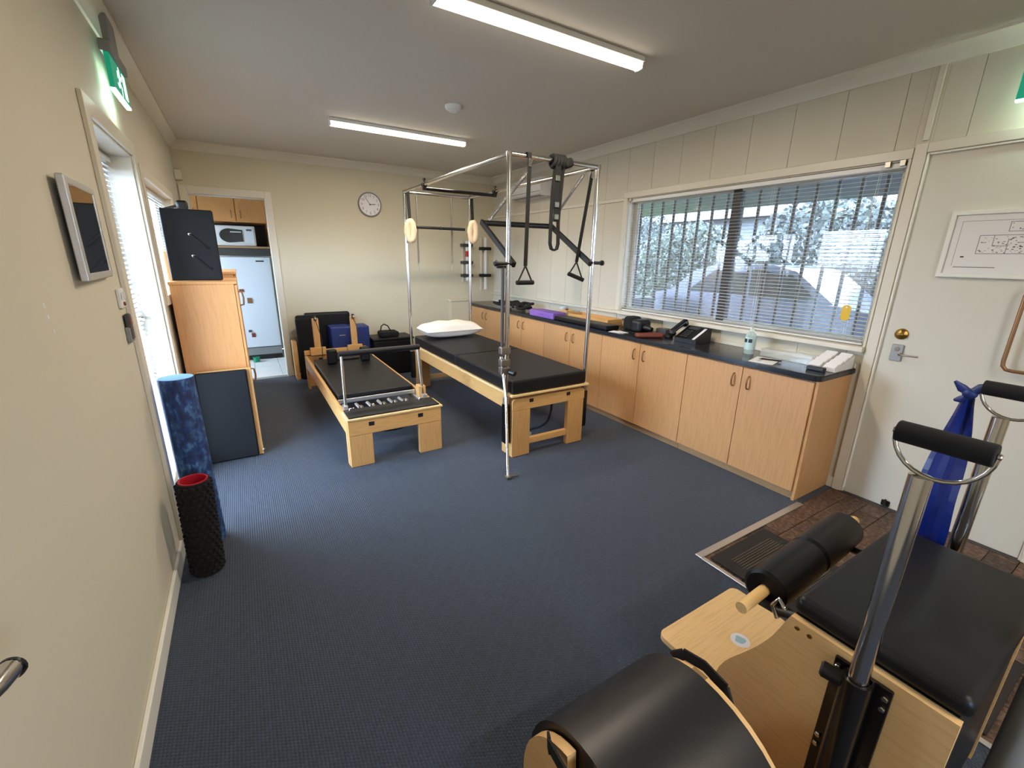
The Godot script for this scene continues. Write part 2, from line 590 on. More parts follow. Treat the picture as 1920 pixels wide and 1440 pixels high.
func build_shell() -> void:
	# carpet floor, brick entry, kitchen tiles
	structure("floor", boxes(st0(), [[XL - 0.2, -0.12, ZB, 1.872, 0, ZF], [1.872, -0.12, ZB, XR, 0, -1.135]]), M.carpet, "dark navy ribbed carpet floor")
	var entry := structure("floor_entry", boxes(st0(), [[1.872, -0.12, -1.135, XR, -0.012, ZF]]), M.mortar, "brown brick paved floor at the entry door")
	var row := 0
	var z := -1.135 + 0.056
	var cut := {}
	while z < 0.9:
		var x := 1.89 - (0.115 if row % 2 == 0 else 0.0)
		while x < XR - 0.01:
			var a := maxf(x, 1.89)
			var b := minf(x + 0.2275, XR - 0.002)
			var w := snappedf(b - a, 0.001)
			if w > 0.03:
				if not cut.has(w):
					var bst := st0()
					abox(bst, Vector3.ZERO, Vector3(w, 0.02, 0.1085), 0.002)
					cut[w] = bst.commit()
				inst("brick", cut[w], M.bricks[rng.randi() % 4], entry, Vector3((a + b) * 0.5, -0.0105 + rng.randf_range(-0.001, 0.001), z))
			x += 0.23
		row += 1
		z += 0.111
	# metal carpet edge strips
	var edge := thing("carpet_edge_strip", Vector3(2.37, 0, -1.14), "pale metal strip edging the carpet at the brick entry", "edge strip")
	pbox(edge, "strip", Vector3(1.865, 0.0, -1.155), Vector3(2.9, 0.007, -1.115), M.alu, 0.003)
	pbox(edge, "side_strip", Vector3(1.862, 0.0, -1.115), Vector3(1.888, 0.007, 0.9), M.alu, 0.003)
	# door mat
	var mat := thing("door_mat", Vector3(2.15, 0.001, -0.6), "dark rubber door mat with ribbed brown middle on brick floor", "door mat")
	pbox(mat, "border", Vector3(1.905, 0.002, -1.095), Vector3(2.41, 0.012, -0.07), M.mat_border, 0.004)
	var rib := st0()
	for i in 66:
		var zz := -1.02 + i * 0.0135
		abox(rib, Vector3(2.157, 0.0135, zz), Vector3(0.36, 0.005, 0.0095), 0.0015)
	obj("ribbed_middle", rib, M.mat_rib, mat)
	# ceiling and cornices
	structure("ceiling", boxes(st0(), [[XL - 0.2, CEIL, ZB - 2.2, XR + 0.2, CEIL + 0.12, ZF]]), M.ceiling, "plain grey-white plaster ceiling")
	var prof := [Vector2(0, 0), Vector2(0, -0.085), Vector2(0.012, -0.085), Vector2(0.02, -0.06), Vector2(0.05, -0.025), Vector2(0.075, -0.016), Vector2(0.075, 0)]
	var c1 := st0()
	aprism(c1, prof, ZF - ZB, Transform3D(Basis(Vector3(-1, 0, 0), Vector3(0, 1, 0), Vector3(0, 0, 1)), Vector3(XR, CEIL, ZB)))
	structure("trim_1", c1, M.trim, "plaster cornice above the window wall")
	var c2 := st0()
	aprism(c2, prof, ZF - ZB, Transform3D(Basis(Vector3(1, 0, 0), Vector3(0, 1, 0), Vector3(0, 0, 1)), Vector3(XL, CEIL, ZB)))
	structure("trim_2", c2, M.trim, "plaster cornice above the left wall")
	var c3 := st0()
	aprism(c3, prof, XR - XL, Transform3D(Basis(Vector3(0, 0, 1), Vector3(0, 1, 0), Vector3(1, 0, 0)), Vector3(XL, CEIL, ZB)))
	structure("trim_3", c3, M.trim, "plaster cornice above the back wall")
	# back wall with the kitchen doorway
	structure("wall_back", boxes(st0(), [[XL - 0.2, 0, ZB - 0.12, -0.38, CEIL, ZB], [0.36, 0, ZB - 0.12, XR + 0.15, CEIL, ZB], [-0.38, 2.11, ZB - 0.12, 0.36, CEIL, ZB]]), M.wall_back, "cream painted back wall")
	structure("door_3", boxes(st0(), [[-0.44, 0, ZB, -0.37, 2.18, ZB + 0.018], [0.35, 0, ZB, 0.42, 2.18, ZB + 0.018], [-0.37, 2.10, ZB, 0.35, 2.18, ZB + 0.018],
		[-0.385, 0, ZB - 0.13, -0.365, 2.11, ZB], [0.345, 0, ZB - 0.13, 0.365, 2.11, ZB], [-0.365, 2.095, ZB - 0.13, 0.345, 2.115, ZB]], 0.003), M.trim, "cream painted frame of the kitchen doorway")
	structure("baseboard_back", boxes(st0(), [[0.42, 0, ZB, XR, 0.085, ZB + 0.014]], 0.004), M.trim)
	# left wall
	var lx := XL - 0.2
	structure("wall_left", boxes(st0(), [
		[lx, 0, DOOR_L[1], XL, CEIL, ZF], [lx, DOOR_L[2], DOOR_L[0], XL, CEIL, DOOR_L[1]], [lx, 0, WIN_L[1], XL, CEIL, DOOR_L[0]],
		[lx, 0, WIN_L[0], XL, WIN_L[2], WIN_L[1]], [lx, WIN_L[3], WIN_L[0], XL, CEIL, WIN_L[1]], [lx, 0, ZB, XL, CEIL, WIN_L[0]]]), M.wall, "cream painted left wall")
	structure("baseboard_left", boxes(st0(), [[XL, 0, -2.50, XL + 0.016, 0.085, ZF]], 0.004), M.white_trim)
	# wall behind the camera
	structure("wall_front", boxes(st0(), [[XL - 0.2, 0, ZF, 0.5, CEIL, ZF + 0.12], [1.0, 0, ZF, XR + 0.15, CEIL, ZF + 0.12], [0.5, 0, ZF, 1.0, 0.95, ZF + 0.12], [0.5, 2.05, ZF, 1.0, CEIL, ZF + 0.12]]), M.wall)
	# window in the wall behind the camera: its daylight falls on the entry door and the chair
	var w3 := structure("window_3", boxes(st0(), [[0.44, 0.89, ZF - 0.018, 1.06, 0.955, ZF + 0.1], [0.44, 2.045, ZF - 0.018, 1.06, 2.11, ZF + 0.1], [0.44, 0.955, ZF - 0.018, 0.505, 2.045, ZF + 0.1], [0.995, 0.955, ZF - 0.018, 1.06, 2.045, ZF + 0.1], [0.73, 0.955, ZF + 0.02, 0.77, 2.045, ZF + 0.08]], 0.003), M.trim, "cream framed window in the front wall")
	for e in [[0.505, 0.73], [0.77, 0.995]]:
		pbox(w3, "pane", Vector3(e[0], 0.955, ZF + 0.047), Vector3(e[1], 2.045, ZF + 0.053), M.glass, 0.0)
	# filler dabs on the left wall
	var wl := get_node("wall_left")
	for d in [[1.36, -1.609, 0.007], [1.329, -1.615, 0.006], [1.29, -1.628, 0.006]]:
		pdisc(wl, "filler_dab", Vector3(XL, d[0], d[1]), Vector3.RIGHT, d[2], 0.001, M.white)

func blind(root: Node3D, x: float, z0: float, z1: float, y0: float, y1: float, tilt: float, pitch := 0.0215) -> void:
	pbox(root, "head_rail", Vector3(x - 0.014, y1 - 0.03, z0), Vector3(x + 0.014, y1, z1), M.slat, 0.003)
	pbox(root, "bottom_rail", Vector3(x - 0.012, y0, z0 + 0.004), Vector3(x + 0.012, y0 + 0.012, z1 - 0.004), M.slat, 0.003)
	var st := st0()
	var w := 0.0125
	var b := Basis(Vector3.BACK, tilt)
	for s in [-1.0, 1.0]:
		abox(st, b * Vector3(s * w * 0.5, -0.0006, 0), Vector3(w, 0.0007, z1 - z0 - 0.008), 0.0, b * Basis(Vector3.BACK, -s * 0.14))
	var mesh := st.commit()
	var y := y0 + 0.03
	while y < y1 - 0.035:
		inst("slat", mesh, M.slat, root, Vector3(x, y, (z0 + z1) * 0.5))
		y += pitch
	var n := maxi(2, int((z1 - z0) / 0.5))
	for i in n:
		var zz := lerpf(z0 + 0.12, z1 - 0.12, float(i) / (n - 1))
		var cs := st0()
		for s in [-1.0, 1.0]:
			abox(cs, Vector3(x + s * 0.0135, (y0 + y1) * 0.5, zz), Vector3(0.001, y1 - y0 - 0.02, 0.0016))
		obj("ladder_cord", cs, M.slat, root)

func build_wall_left_things() -> void:
	# glass door in a deep reveal
	var d0: float = DOOR_L[0]
	var d1: float = DOOR_L[1]
	var dh: float = DOOR_L[2]
	var fr := structure("door_2", boxes(st0(), [[XL, 0, d0 - 0.07, XL + 0.018, dh + 0.07, d0 + 0.004], [XL, 0, d1 - 0.004, XL + 0.018, dh + 0.07, d1 + 0.07], [XL, dh - 0.004, d0, XL + 0.018, dh + 0.07, d1],
		[XL - 0.2, 0, d0, XL + 0.002, dh, d0 + 0.016], [XL - 0.2, 0, d1 - 0.016, XL + 0.002, dh, d1], [XL - 0.2, dh - 0.016, d0, XL + 0.002, dh, d1],
		[XL - 0.17, 0.02, d0 + 0.016, XL - 0.13, dh - 0.016, d0 + 0.065], [XL - 0.17, 0.02, d1 - 0.065, XL - 0.13, dh - 0.016, d1 - 0.016],
		[XL - 0.17, 0.02, d0 + 0.065, XL - 0.13, 0.12, d1 - 0.065], [XL - 0.17, dh - 0.08, d0 + 0.065, XL - 0.13, dh - 0.016, d1 - 0.065]], 0.003), M.trim, "cream framed glass door with white blind in left wall")
	pbox(fr, "pane", Vector3(XL - 0.153, 0.12, d0 + 0.065), Vector3(XL - 0.147, dh - 0.08, d1 - 0.065), M.glass, 0.0)
	pbox(fr, "door_handle", Vector3(XL - 0.13, 1.02, d0 + 0.03), Vector3(XL - 0.122, 1.16, d0 + 0.07), M.chrome)
	ptube(fr, "lever", [Vector3(XL - 0.122, 1.11, d0 + 0.05), Vector3(XL - 0.085, 1.11, d0 + 0.05), Vector3(XL - 0.08, 1.11, d0 + 0.14)], 0.008, M.chrome)
	var bl := thing("venetian_blind", Vector3(XL - 0.1, 0.03, (d0 + d1) * 0.5), "tall narrow white venetian blind on the left glass door", "blind", "venetian blinds")
	blind(bl, XL - 0.104, d0 + 0.02, d1 - 0.02, 0.03, dh - 0.03, -0.30, 0.027)
	# high window further back
	var z0: float = WIN_L[0]
	var z1: float = WIN_L[1]
	var y0: float = WIN_L[2]
	var y1: float = WIN_L[3]
	var wf := structure("window_2", boxes(st0(), [[XL, y0 - 0.06, z0 - 0.06, XL + 0.018, y1 + 0.06, z0 + 0.003], [XL, y0 - 0.06, z1 - 0.003, XL + 0.018, y1 + 0.06, z1 + 0.06], [XL, y1 - 0.003, z0, XL + 0.018, y1 + 0.06, z1], [XL, y0 - 0.06, z0, XL + 0.022, y0 + 0.003, z1],
		[XL - 0.16, y0, z0, XL - 0.11, y1, z0 + 0.04], [XL - 0.16, y0, z1 - 0.04, XL - 0.11, y1, z1], [XL - 0.16, y1 - 0.04, z0 + 0.04, XL - 0.11, y1, z1 - 0.04], [XL - 0.16, y0, z0 + 0.04, XL - 0.11, y0 + 0.04, z1 - 0.04]], 0.003), M.trim, "cream framed high window in left wall near the kitchen door")
	pbox(wf, "pane", Vector3(XL - 0.138, y0 + 0.04, z0 + 0.04), Vector3(XL - 0.132, y1 - 0.04, z1 - 0.04), M.glass, 0.0)
	var b2 := thing("venetian_blind", Vector3(XL - 0.06, y0, (z0 + z1) * 0.5), "white venetian blind in the high window behind the black board", "blind", "venetian blinds")
	blind(b2, XL - 0.06, z0 + 0.01, z1 - 0.01, y0 + 0.02, y1 - 0.005, -0.35)
	# framed mirror
	var pf := thing("framed_mirror", Vector3(XL, 1.40, -2.30), "silver framed mirror hanging on the left wall", "mirror")
	var cx := XL + 0.002
	var ya := 1.405
	var yb := 1.72
	var za := -2.30
	var zb := -1.90
	pbox(pf, "backing", Vector3(cx, ya + 0.01, za + 0.01), Vector3(cx + 0.012, yb - 0.01, zb - 0.01), M.black, 0.0)
	var fs := st0()
	for e in [[za, za + 0.02, ya, yb], [zb - 0.03, zb, ya, yb]]:
		abox(fs, Vector3(cx + 0.011, (e[2] + e[3]) * 0.5, (e[0] + e[1]) * 0.5), Vector3(0.022, e[3] - e[2], e[1] - e[0]), 0.004)
	for e in [[ya, ya + 0.025], [yb - 0.025, yb]]:
		abox(fs, Vector3(cx + 0.011, (e[0] + e[1]) * 0.5, (za + zb) * 0.5), Vector3(0.0215, e[1] - e[0], zb - za - 0.02), 0.004)
	obj("frame", fs, M.alu, pf)
	var mirror := std(Color(0.9, 0.9, 0.9), 0.03, 1.0)
	pbox(pf, "mirror_glass", Vector3(cx + 0.012, ya + 0.02, za + 0.015), Vector3(cx + 0.0185, yb - 0.02, zb - 0.025), mirror, 0.0)
	pf.rotation.y = 0.036
	# switch and small holder by the door frame
	var sw := thing("light_switch", Vector3(XL, 1.34, -2.43), "white light switch plate with red button beside the glass door", "switch")
	pbox(sw, "plate", Vector3(XL, 1.27, -2.475), Vector3(XL + 0.012, 1.35, -2.39), M.white, 0.003)
	pbox(sw, "rocker", Vector3(XL + 0.012, 1.305, -2.462), Vector3(XL + 0.018, 1.335, -2.445), M.white_gloss, 0.002)
	pbox(sw, "rocker", Vector3(XL + 0.012, 1.305, -2.425), Vector3(XL + 0.018, 1.335, -2.408), M.white_gloss, 0.002)
	pdisc(sw, "button", Vector3(XL + 0.012, 1.287, -2.433), Vector3.RIGHT, 0.008, 0.006, M.maroon)
	var rh := thing("remote_holder", Vector3(XL, 1.12, -2.43), "small grey remote control in a wall holder under the switch", "remote holder")
	pbox(rh, "cradle", Vector3(XL, 1.125, -2.46), Vector3(XL + 0.018, 1.19, -2.40), M.grey, 0.004)
	pbox(rh, "remote", Vector3(XL + 0.004, 1.135, -2.452), Vector3(XL + 0.022, 1.245, -2.408), M.dark_grey, 0.005)
	pbox(rh, "screen", Vector3(XL + 0.022, 1.20, -2.446), Vector3(XL + 0.0232, 1.232, -2.414), M.maroon, 0.0)
	# lever handle at the left edge
	var lh := thing("lever_handle", Vector3(XL, 0.85, -0.80), "dark chrome lever handle sticking out of the left wall", "handle")
	pdisc(lh, "rose", Vector3(XL, 0.87, -0.79), Vector3.RIGHT, 0.027, 0.010, M.chrome, 24)
	ptube(lh, "lever", [Vector3(XL + 0.008, 0.87, -0.79), Vector3(XL + 0.03, 0.87, -0.79), Vector3(XL + 0.045, 0.868, -0.80), Vector3(XL + 0.05, 0.862, -0.83), Vector3(XL + 0.05, 0.853, -0.875)], [0.011, 0.012, 0.014, 0.015, 0.017], M.chrome, 16)
	pdisc(lh, "end_cap", Vector3(XL + 0.05, 0.852, -0.873), Vector3(0.15, -0.1, -1), 0.019, 0.007, M.black_gloss, 18)
	# small junction box in the corner above the kitchen door
	var jb := thing("sensor_box", Vector3(-0.40, 2.25, ZB + 0.04), "small cream sensor box in the corner above kitchen door", "sensor")
	pbox(jb, "housing", Vector3(XL, 2.22, ZB), Vector3(-0.385, 2.32, ZB + 0.07), M.trim, 0.008)
	pbox(jb, "lens", Vector3(-0.385, 2.245, ZB + 0.015), Vector3(-0.381, 2.275, ZB + 0.055), M.white_gloss, 0.0)

func build_kitchen() -> void:
	var zk := -7.95
	var kf := structure("floor_kitchen", boxes(st0(), [[-1.6, -0.12, zk, 1.6, -0.006, ZB]]), M.grout, "white tiled kitchen floor")
	var ts := st0()
	abox(ts, Vector3.ZERO, Vector3(0.296, 0.012, 0.296), 0.002)
	var tm := ts.commit()
	for i in 4:
		for j in 5:
			inst("tile", tm, M.tile, kf, Vector3(-0.45 + i * 0.30, -0.005, -6.16 - 0.12 - j * 0.30))
	structure("wall_kitchen_back", boxes(st0(), [[-1.6, 0, zk - 0.1, 1.6, CEIL, zk]]), M.wall)
	structure("wall_kitchen_right", boxes(st0(), [[1.6, 0, zk, 1.7, CEIL, ZB - 0.12]]), M.wall)
	var wk := structure("wall_kitchen_left", boxes(st0(), [[-1.7, 0, zk, -1.6, 0.9, ZB], [-1.7, 2.1, zk, -1.6, CEIL, ZB], [-1.7, 0.9, zk, -1.6, 2.1, -7.25], [-1.7, 0.9, -6.25, -1.6, 2.1, ZB], [-1.7, 0, ZB - 0.02, -0.6, CEIL, ZB + 0.1]]), M.wall)
	structure("ceiling_kitchen", boxes(st0(), [[-1.7, CEIL, zk - 0.1, -0.6, CEIL + 0.1, ZB + 0.1]]), M.ceiling)
	# fridge
	var zf := -7.2
	var fr := thing("fridge", Vector3(0.06, 0, -7.5), "white upright fridge seen through the kitchen doorway", "fridge")
	pbox(fr, "body", Vector3(-0.28, 0.03, -7.85), Vector3(0.385, 1.45, zf - 0.065), M.white_gloss, 0.008)
	pbox(fr, "door", Vector3(-0.28, 0.19, zf - 0.06), Vector3(0.385, 1.45, zf), M.white_gloss, 0.012)
	pbox(fr, "grille", Vector3(-0.27, 0.075, zf - 0.06), Vector3(0.38, 0.185, zf - 0.012), M.grey, 0.004)
	pbox(fr, "foot_gap", Vector3(-0.27, 0.02, zf - 0.10), Vector3(0.38, 0.075, zf - 0.03), M.black, 0.0)
	pbox(fr, "name_badge", Vector3(0.20, 1.385, zf), Vector3(0.30, 1.405, zf + 0.004), M.dark_grey, 0.0)
	for mm in [[-0.02, 1.0, M.maroon, 0.028, 0.02], [0.06, 0.86, M.bronze, 0.03, 0.038], [0.01, 0.43, M.dark_grey, 0.02, 0.016], [0.045, 0.37, M.maroon, 0.024, 0.03]]:
		var g := thing("fridge_magnet", Vector3(mm[0], mm[1], zf), ["small dark magnet high on the fridge door", "brown square magnet in the middle of fridge door", "tiny grey magnet low on the fridge door", "dark red magnet lowest on the fridge door"][taken.get("fridge_magnet", 0)], "magnet", "magnets on the fridge door")
		var s := st0()
		abox(s, Vector3(mm[0], mm[1], zf + 0.004), Vector3(mm[3] * 2, mm[4] * 2, 0.007), 0.002)
		obj("magnet", s, mm[2], g)
	var gt := thing("green_tub", Vector3(0.03, 0, -7.05), "small green tub on the kitchen floor by the fridge", "tub")
	var gs := st0()
	alathe(gs, [Vector2(0.0, 0.0), Vector2(0.038, 0.0), Vector2(0.045, 0.07), Vector2(0.041, 0.07), Vector2(0.036, 0.01), Vector2(0.0, 0.01)], Transform3D(Basis(), Vector3(0.035, 0.001, -7.08)), 16)
	obj("tub", gs, M.green, gt)
	ptube(gt, "rim", [Vector3(0.08, 0.07, -7.08), Vector3(0.035, 0.071, -7.035), Vector3(-0.01, 0.07, -7.08)], 0.003, M.green, 6)
	# oven tower: shelf, overhead cupboard, microwave
	var sh := thing("microwave_shelf", Vector3(0.05, 1.45, -7.5), "grey-brown shelf unit holding the microwave above the fridge", "shelf")
	pbox(sh, "shelf", Vector3(-0.5, 1.565, -7.8), Vector3(0.40, 1.59, -7.18), M.plinth)
	pbox(sh, "fascia", Vector3(-0.5, 1.465, -7.24), Vector3(0.40, 1.565, -7.2), M.dark_grey)
	pbox(sh, "side", Vector3(0.40, 1.465, -7.9), Vector3(0.42, 2.5, -7.18), M.beech_tall)
	pbox(sh, "back", Vector3(-0.5, 1.59, -7.82), Vector3(0.40, 1.9, -7.80), M.black)
	var mw := thing("microwave", Vector3(0.0, 1.59, -7.4), "cream microwave oven with dark oval window on kitchen shelf", "microwave")
	pbox(mw, "case", Vector3(-0.26, 1.592, -7.70), Vector3(0.245, 1.852, -7.22), M.white, 0.01)
	var ov := []
	for i in 20:
		var a := PI * 0.5 + PI * i / 19.0
		ov.append(Vector2(-0.06 + 0.115 * cos(a), 1.725 + 0.09 * sin(a)))
	ov.append(Vector2(0.095, 1.65))
	ov.append(Vector2(0.095, 1.80))
	var os := st0()
	aprism(os, ov, 0.006, Transform3D(Basis(), Vector3(0, 0, -7.22)))
	obj("window", os, M.sleeve, mw)
	pbox(mw, "keypad", Vector3(0.12, 1.63, -7.22), Vector3(0.225, 1.825, -7.216), M.white_gloss, 0.002)
	pbox(mw, "display", Vector3(0.14, 1.79, -7.216), Vector3(0.205, 1.812, -7.214), M.dark_grey, 0.0)
	pbox(mw, "handle", Vector3(-0.05, 1.765, -7.214), Vector3(0.08, 1.778, -7.20), M.white, 0.004)
	var oc := thing("overhead_cupboard", Vector3(0, 1.9, -7.5), "wooden two-door overhead cupboard above the microwave", "cupboard")
	pbox(oc, "body", Vector3(-0.9, 1.9, -7.9), Vector3(0.40, 2.5, -7.215), M.beech_tall)
	for e in [[-0.9, -0.36], [-0.355, 0.045], [0.05, 0.40]]:
		var d := pbox(oc, "door", Vector3(e[0] + 0.002, 1.91, -7.212), Vector3(e[1] - 0.002, 2.49, -7.195), M.beech_tall, 0.003)
		var hx: float = e[1] - 0.05 if e[1] < 0.2 else e[0] + 0.05
		ptube(d, "handle", [Vector3(hx, 1.95, -7.195), Vector3(hx, 1.955, -7.17), Vector3(hx, 1.995, -7.165), Vector3(hx, 2.035, -7.17), Vector3(hx, 2.04, -7.195)], 0.006, M.bronze, 8)

func build_lights() -> void:
	for L in [[-2.10, "long lit ceiling batten nearest the camera", 0.865], [-4.31, "lit ceiling batten farther back above the trapeze table", 0.81], [1.05, "lit ceiling batten behind the camera over the entry", 0.90]]:
		var z: float = L[0]
		var x0: float = L[2]
		var x1 := x0 + 1.235
		var t := thing("batten_light", Vector3((x0 + x1) * 0.5, CEIL, z), L[1], "light", "ceiling batten lights")
		pbox(t, "base", Vector3(x0 - 0.01, CEIL - 0.028, z - 0.042), Vector3(x1 + 0.01, CEIL, z + 0.042), M.white, 0.004)
		for e in [x0 - 0.012, x1]:
			pbox(t, "end_cap", Vector3(e, CEIL - 0.062, z - 0.032), Vector3(e + 0.012, CEIL - 0.026, z + 0.032), M.white, 0.004)
		var prof := []
		for i in 9:
			var a := PI + PI * i / 8.0
			prof.append(Vector2(0.03 * cos(a), CEIL - 0.042 + 0.02 * sin(a)))
		prof.append(Vector2(0.03, CEIL - 0.028))
		prof.append(Vector2(-0.03, CEIL - 0.028))
		var s := st0()
		aprism(s, prof, x1 - x0, Transform3D(Basis(Vector3(0, 0, 1), Vector3(0, 1, 0), Vector3(1, 0, 0)), Vector3(x0, 0, z)))
		obj("lit_diffuser", s, glow(Color(1.0, 0.955, 0.87), 8.0), t)
		var a := AreaLight3D.new()
		a.name = "batten_area_light"
		a.area_size = Vector2(x1 - x0, 0.06)
		a.light_color = Color(1.0, 0.94, 0.85)
		a.light_energy = 3.75
		a.area_range = 12.0
		a.area_attenuation = 2.0
		a.shadow_enabled = true
		t.add_child(a)
		a.position = Vector3(0, -0.066, 0)
		a.rotation.x = -PI / 2
	# smoke detector
	var sd := thing("smoke_detector", Vector3(1.56, CEIL, -3.45), "round white smoke detector on the ceiling between the battens", "smoke detector")
	var s := st0()
	alathe(s, [Vector2(0, -0.042), Vector2(0.028, -0.042), Vector2(0.034, -0.034), Vector2(0.05, -0.03), Vector2(0.062, -0.014), Vector2(0.064, 0.0)], Transform3D(Basis(), Vector3(1.55, CEIL, -3.45)), 28)
	obj("dome", s, M.white, sd)
	pdisc(sd, "indicator", Vector3(1.585, CEIL - 0.031, -3.44), Vector3.DOWN, 0.004, 0.004, M.red, 8)
	# exit signs: lit boxes on the walls
	exit_sign(XL + 0.05, -3.19, 1.0, 2.245, "green lit exit sign hanging near the left wall")
	exit_sign(XR - 0.10, -0.585, -1.0, 2.25, "green lit exit sign above the white entry door")

func exit_sign(x: float, z: float, side: float, y0: float, label: String) -> void:
	var y1 := y0 + 0.145
	var hw := 0.19
	var t := thing("exit_sign", Vector3(x, y1, z), label, "exit sign", "lit exit signs")
	pbox(t, "mount", Vector3(x - 0.014, y1 + 0.045, z - 0.09), Vector3(x + 0.014, CEIL, z + 0.09), M.grey, 0.006)
	pbox(t, "housing", Vector3(x - 0.022, y1, z - hw), Vector3(x + 0.022, y1 + 0.05, z + hw), M.grey, 0.005)
	pbox(t, "face_panel", Vector3(x - 0.010, y0, z - hw + 0.005), Vector3(x + 0.010, y1, z + hw - 0.005), glow(Color(0.05, 0.55, 0.42), 0.7), 0.002)
	pbox(t, "lit_edge", Vector3(x - 0.011, y0 - 0.012, z - hw + 0.005), Vector3(x + 0.011, y0, z + hw - 0.005), glow(Color(0.92, 1.0, 0.97), 2.0), 0.002)
	var white := glow(Color(0.92, 1.0, 0.97), 0.9)
	for f in [-1.0, 1.0]:
		var xx: float = x + f * 0.010
		var s := st0()
		var T := Transform3D(Basis(Vector3(0, 0, -f), Vector3(0, 1, 0), Vector3(f, 0, 0)), Vector3(xx, (y0 + y1) * 0.5, z))
		# running figure beside a doorway
		aprism(s, rrect(0.075, 0.115, 0.004, 2), 0.0015, T.translated_local(Vector3(0.10, 0, 0)))
		var disc := []
		for k in 12:
			disc.append(Vector2(-0.005 + 0.014 * cos(TAU * k / 12), 0.05 + 0.014 * sin(TAU * k / 12)))
		aprism(s, disc, 0.0015, T)
		for limb in [[-0.012, 0.034, -0.03, -0.01, 0.014], [-0.03, -0.01, 0.0, -0.03, 0.010], [0.0, -0.03, -0.008, -0.062, 0.009], [-0.03, -0.01, -0.06, -0.035, 0.010], [-0.06, -0.035, -0.085, -0.03, 0.008], [-0.014, 0.028, 0.02, 0.012, 0.007], [0.02, 0.012, 0.038, 0.028, 0.006], [-0.018, 0.028, -0.05, 0.03, 0.007], [-0.05, 0.03, -0.06, 0.005, 0.006]]:
			var a := Vector2(limb[0], limb[1])
			var b := Vector2(limb[2], limb[3])
			var p: Vector2 = (b - a).normalized().orthogonal() * limb[4]
			var e: Vector2 = (b - a).normalized() * limb[4] * 0.5
			aprism(s, [a + p - e, b + p * 0.8 + e, b - p * 0.8 + e, a - p - e], 0.0015, T)
		obj("running_figure", s, white, t)
	var lo := OmniLight3D.new()
	lo.name = "exit_light"
	lo.light_color = Color(0.88, 1.0, 0.95)
	lo.light_energy = 0.08
	lo.light_size = 0.03
	lo.omni_range = 6.0
	lo.omni_attenuation = 2.0
	lo.shadow_enabled = true
	t.add_child(lo)
	lo.position = Vector3(-side * 0.032, -0.165, 0.0)

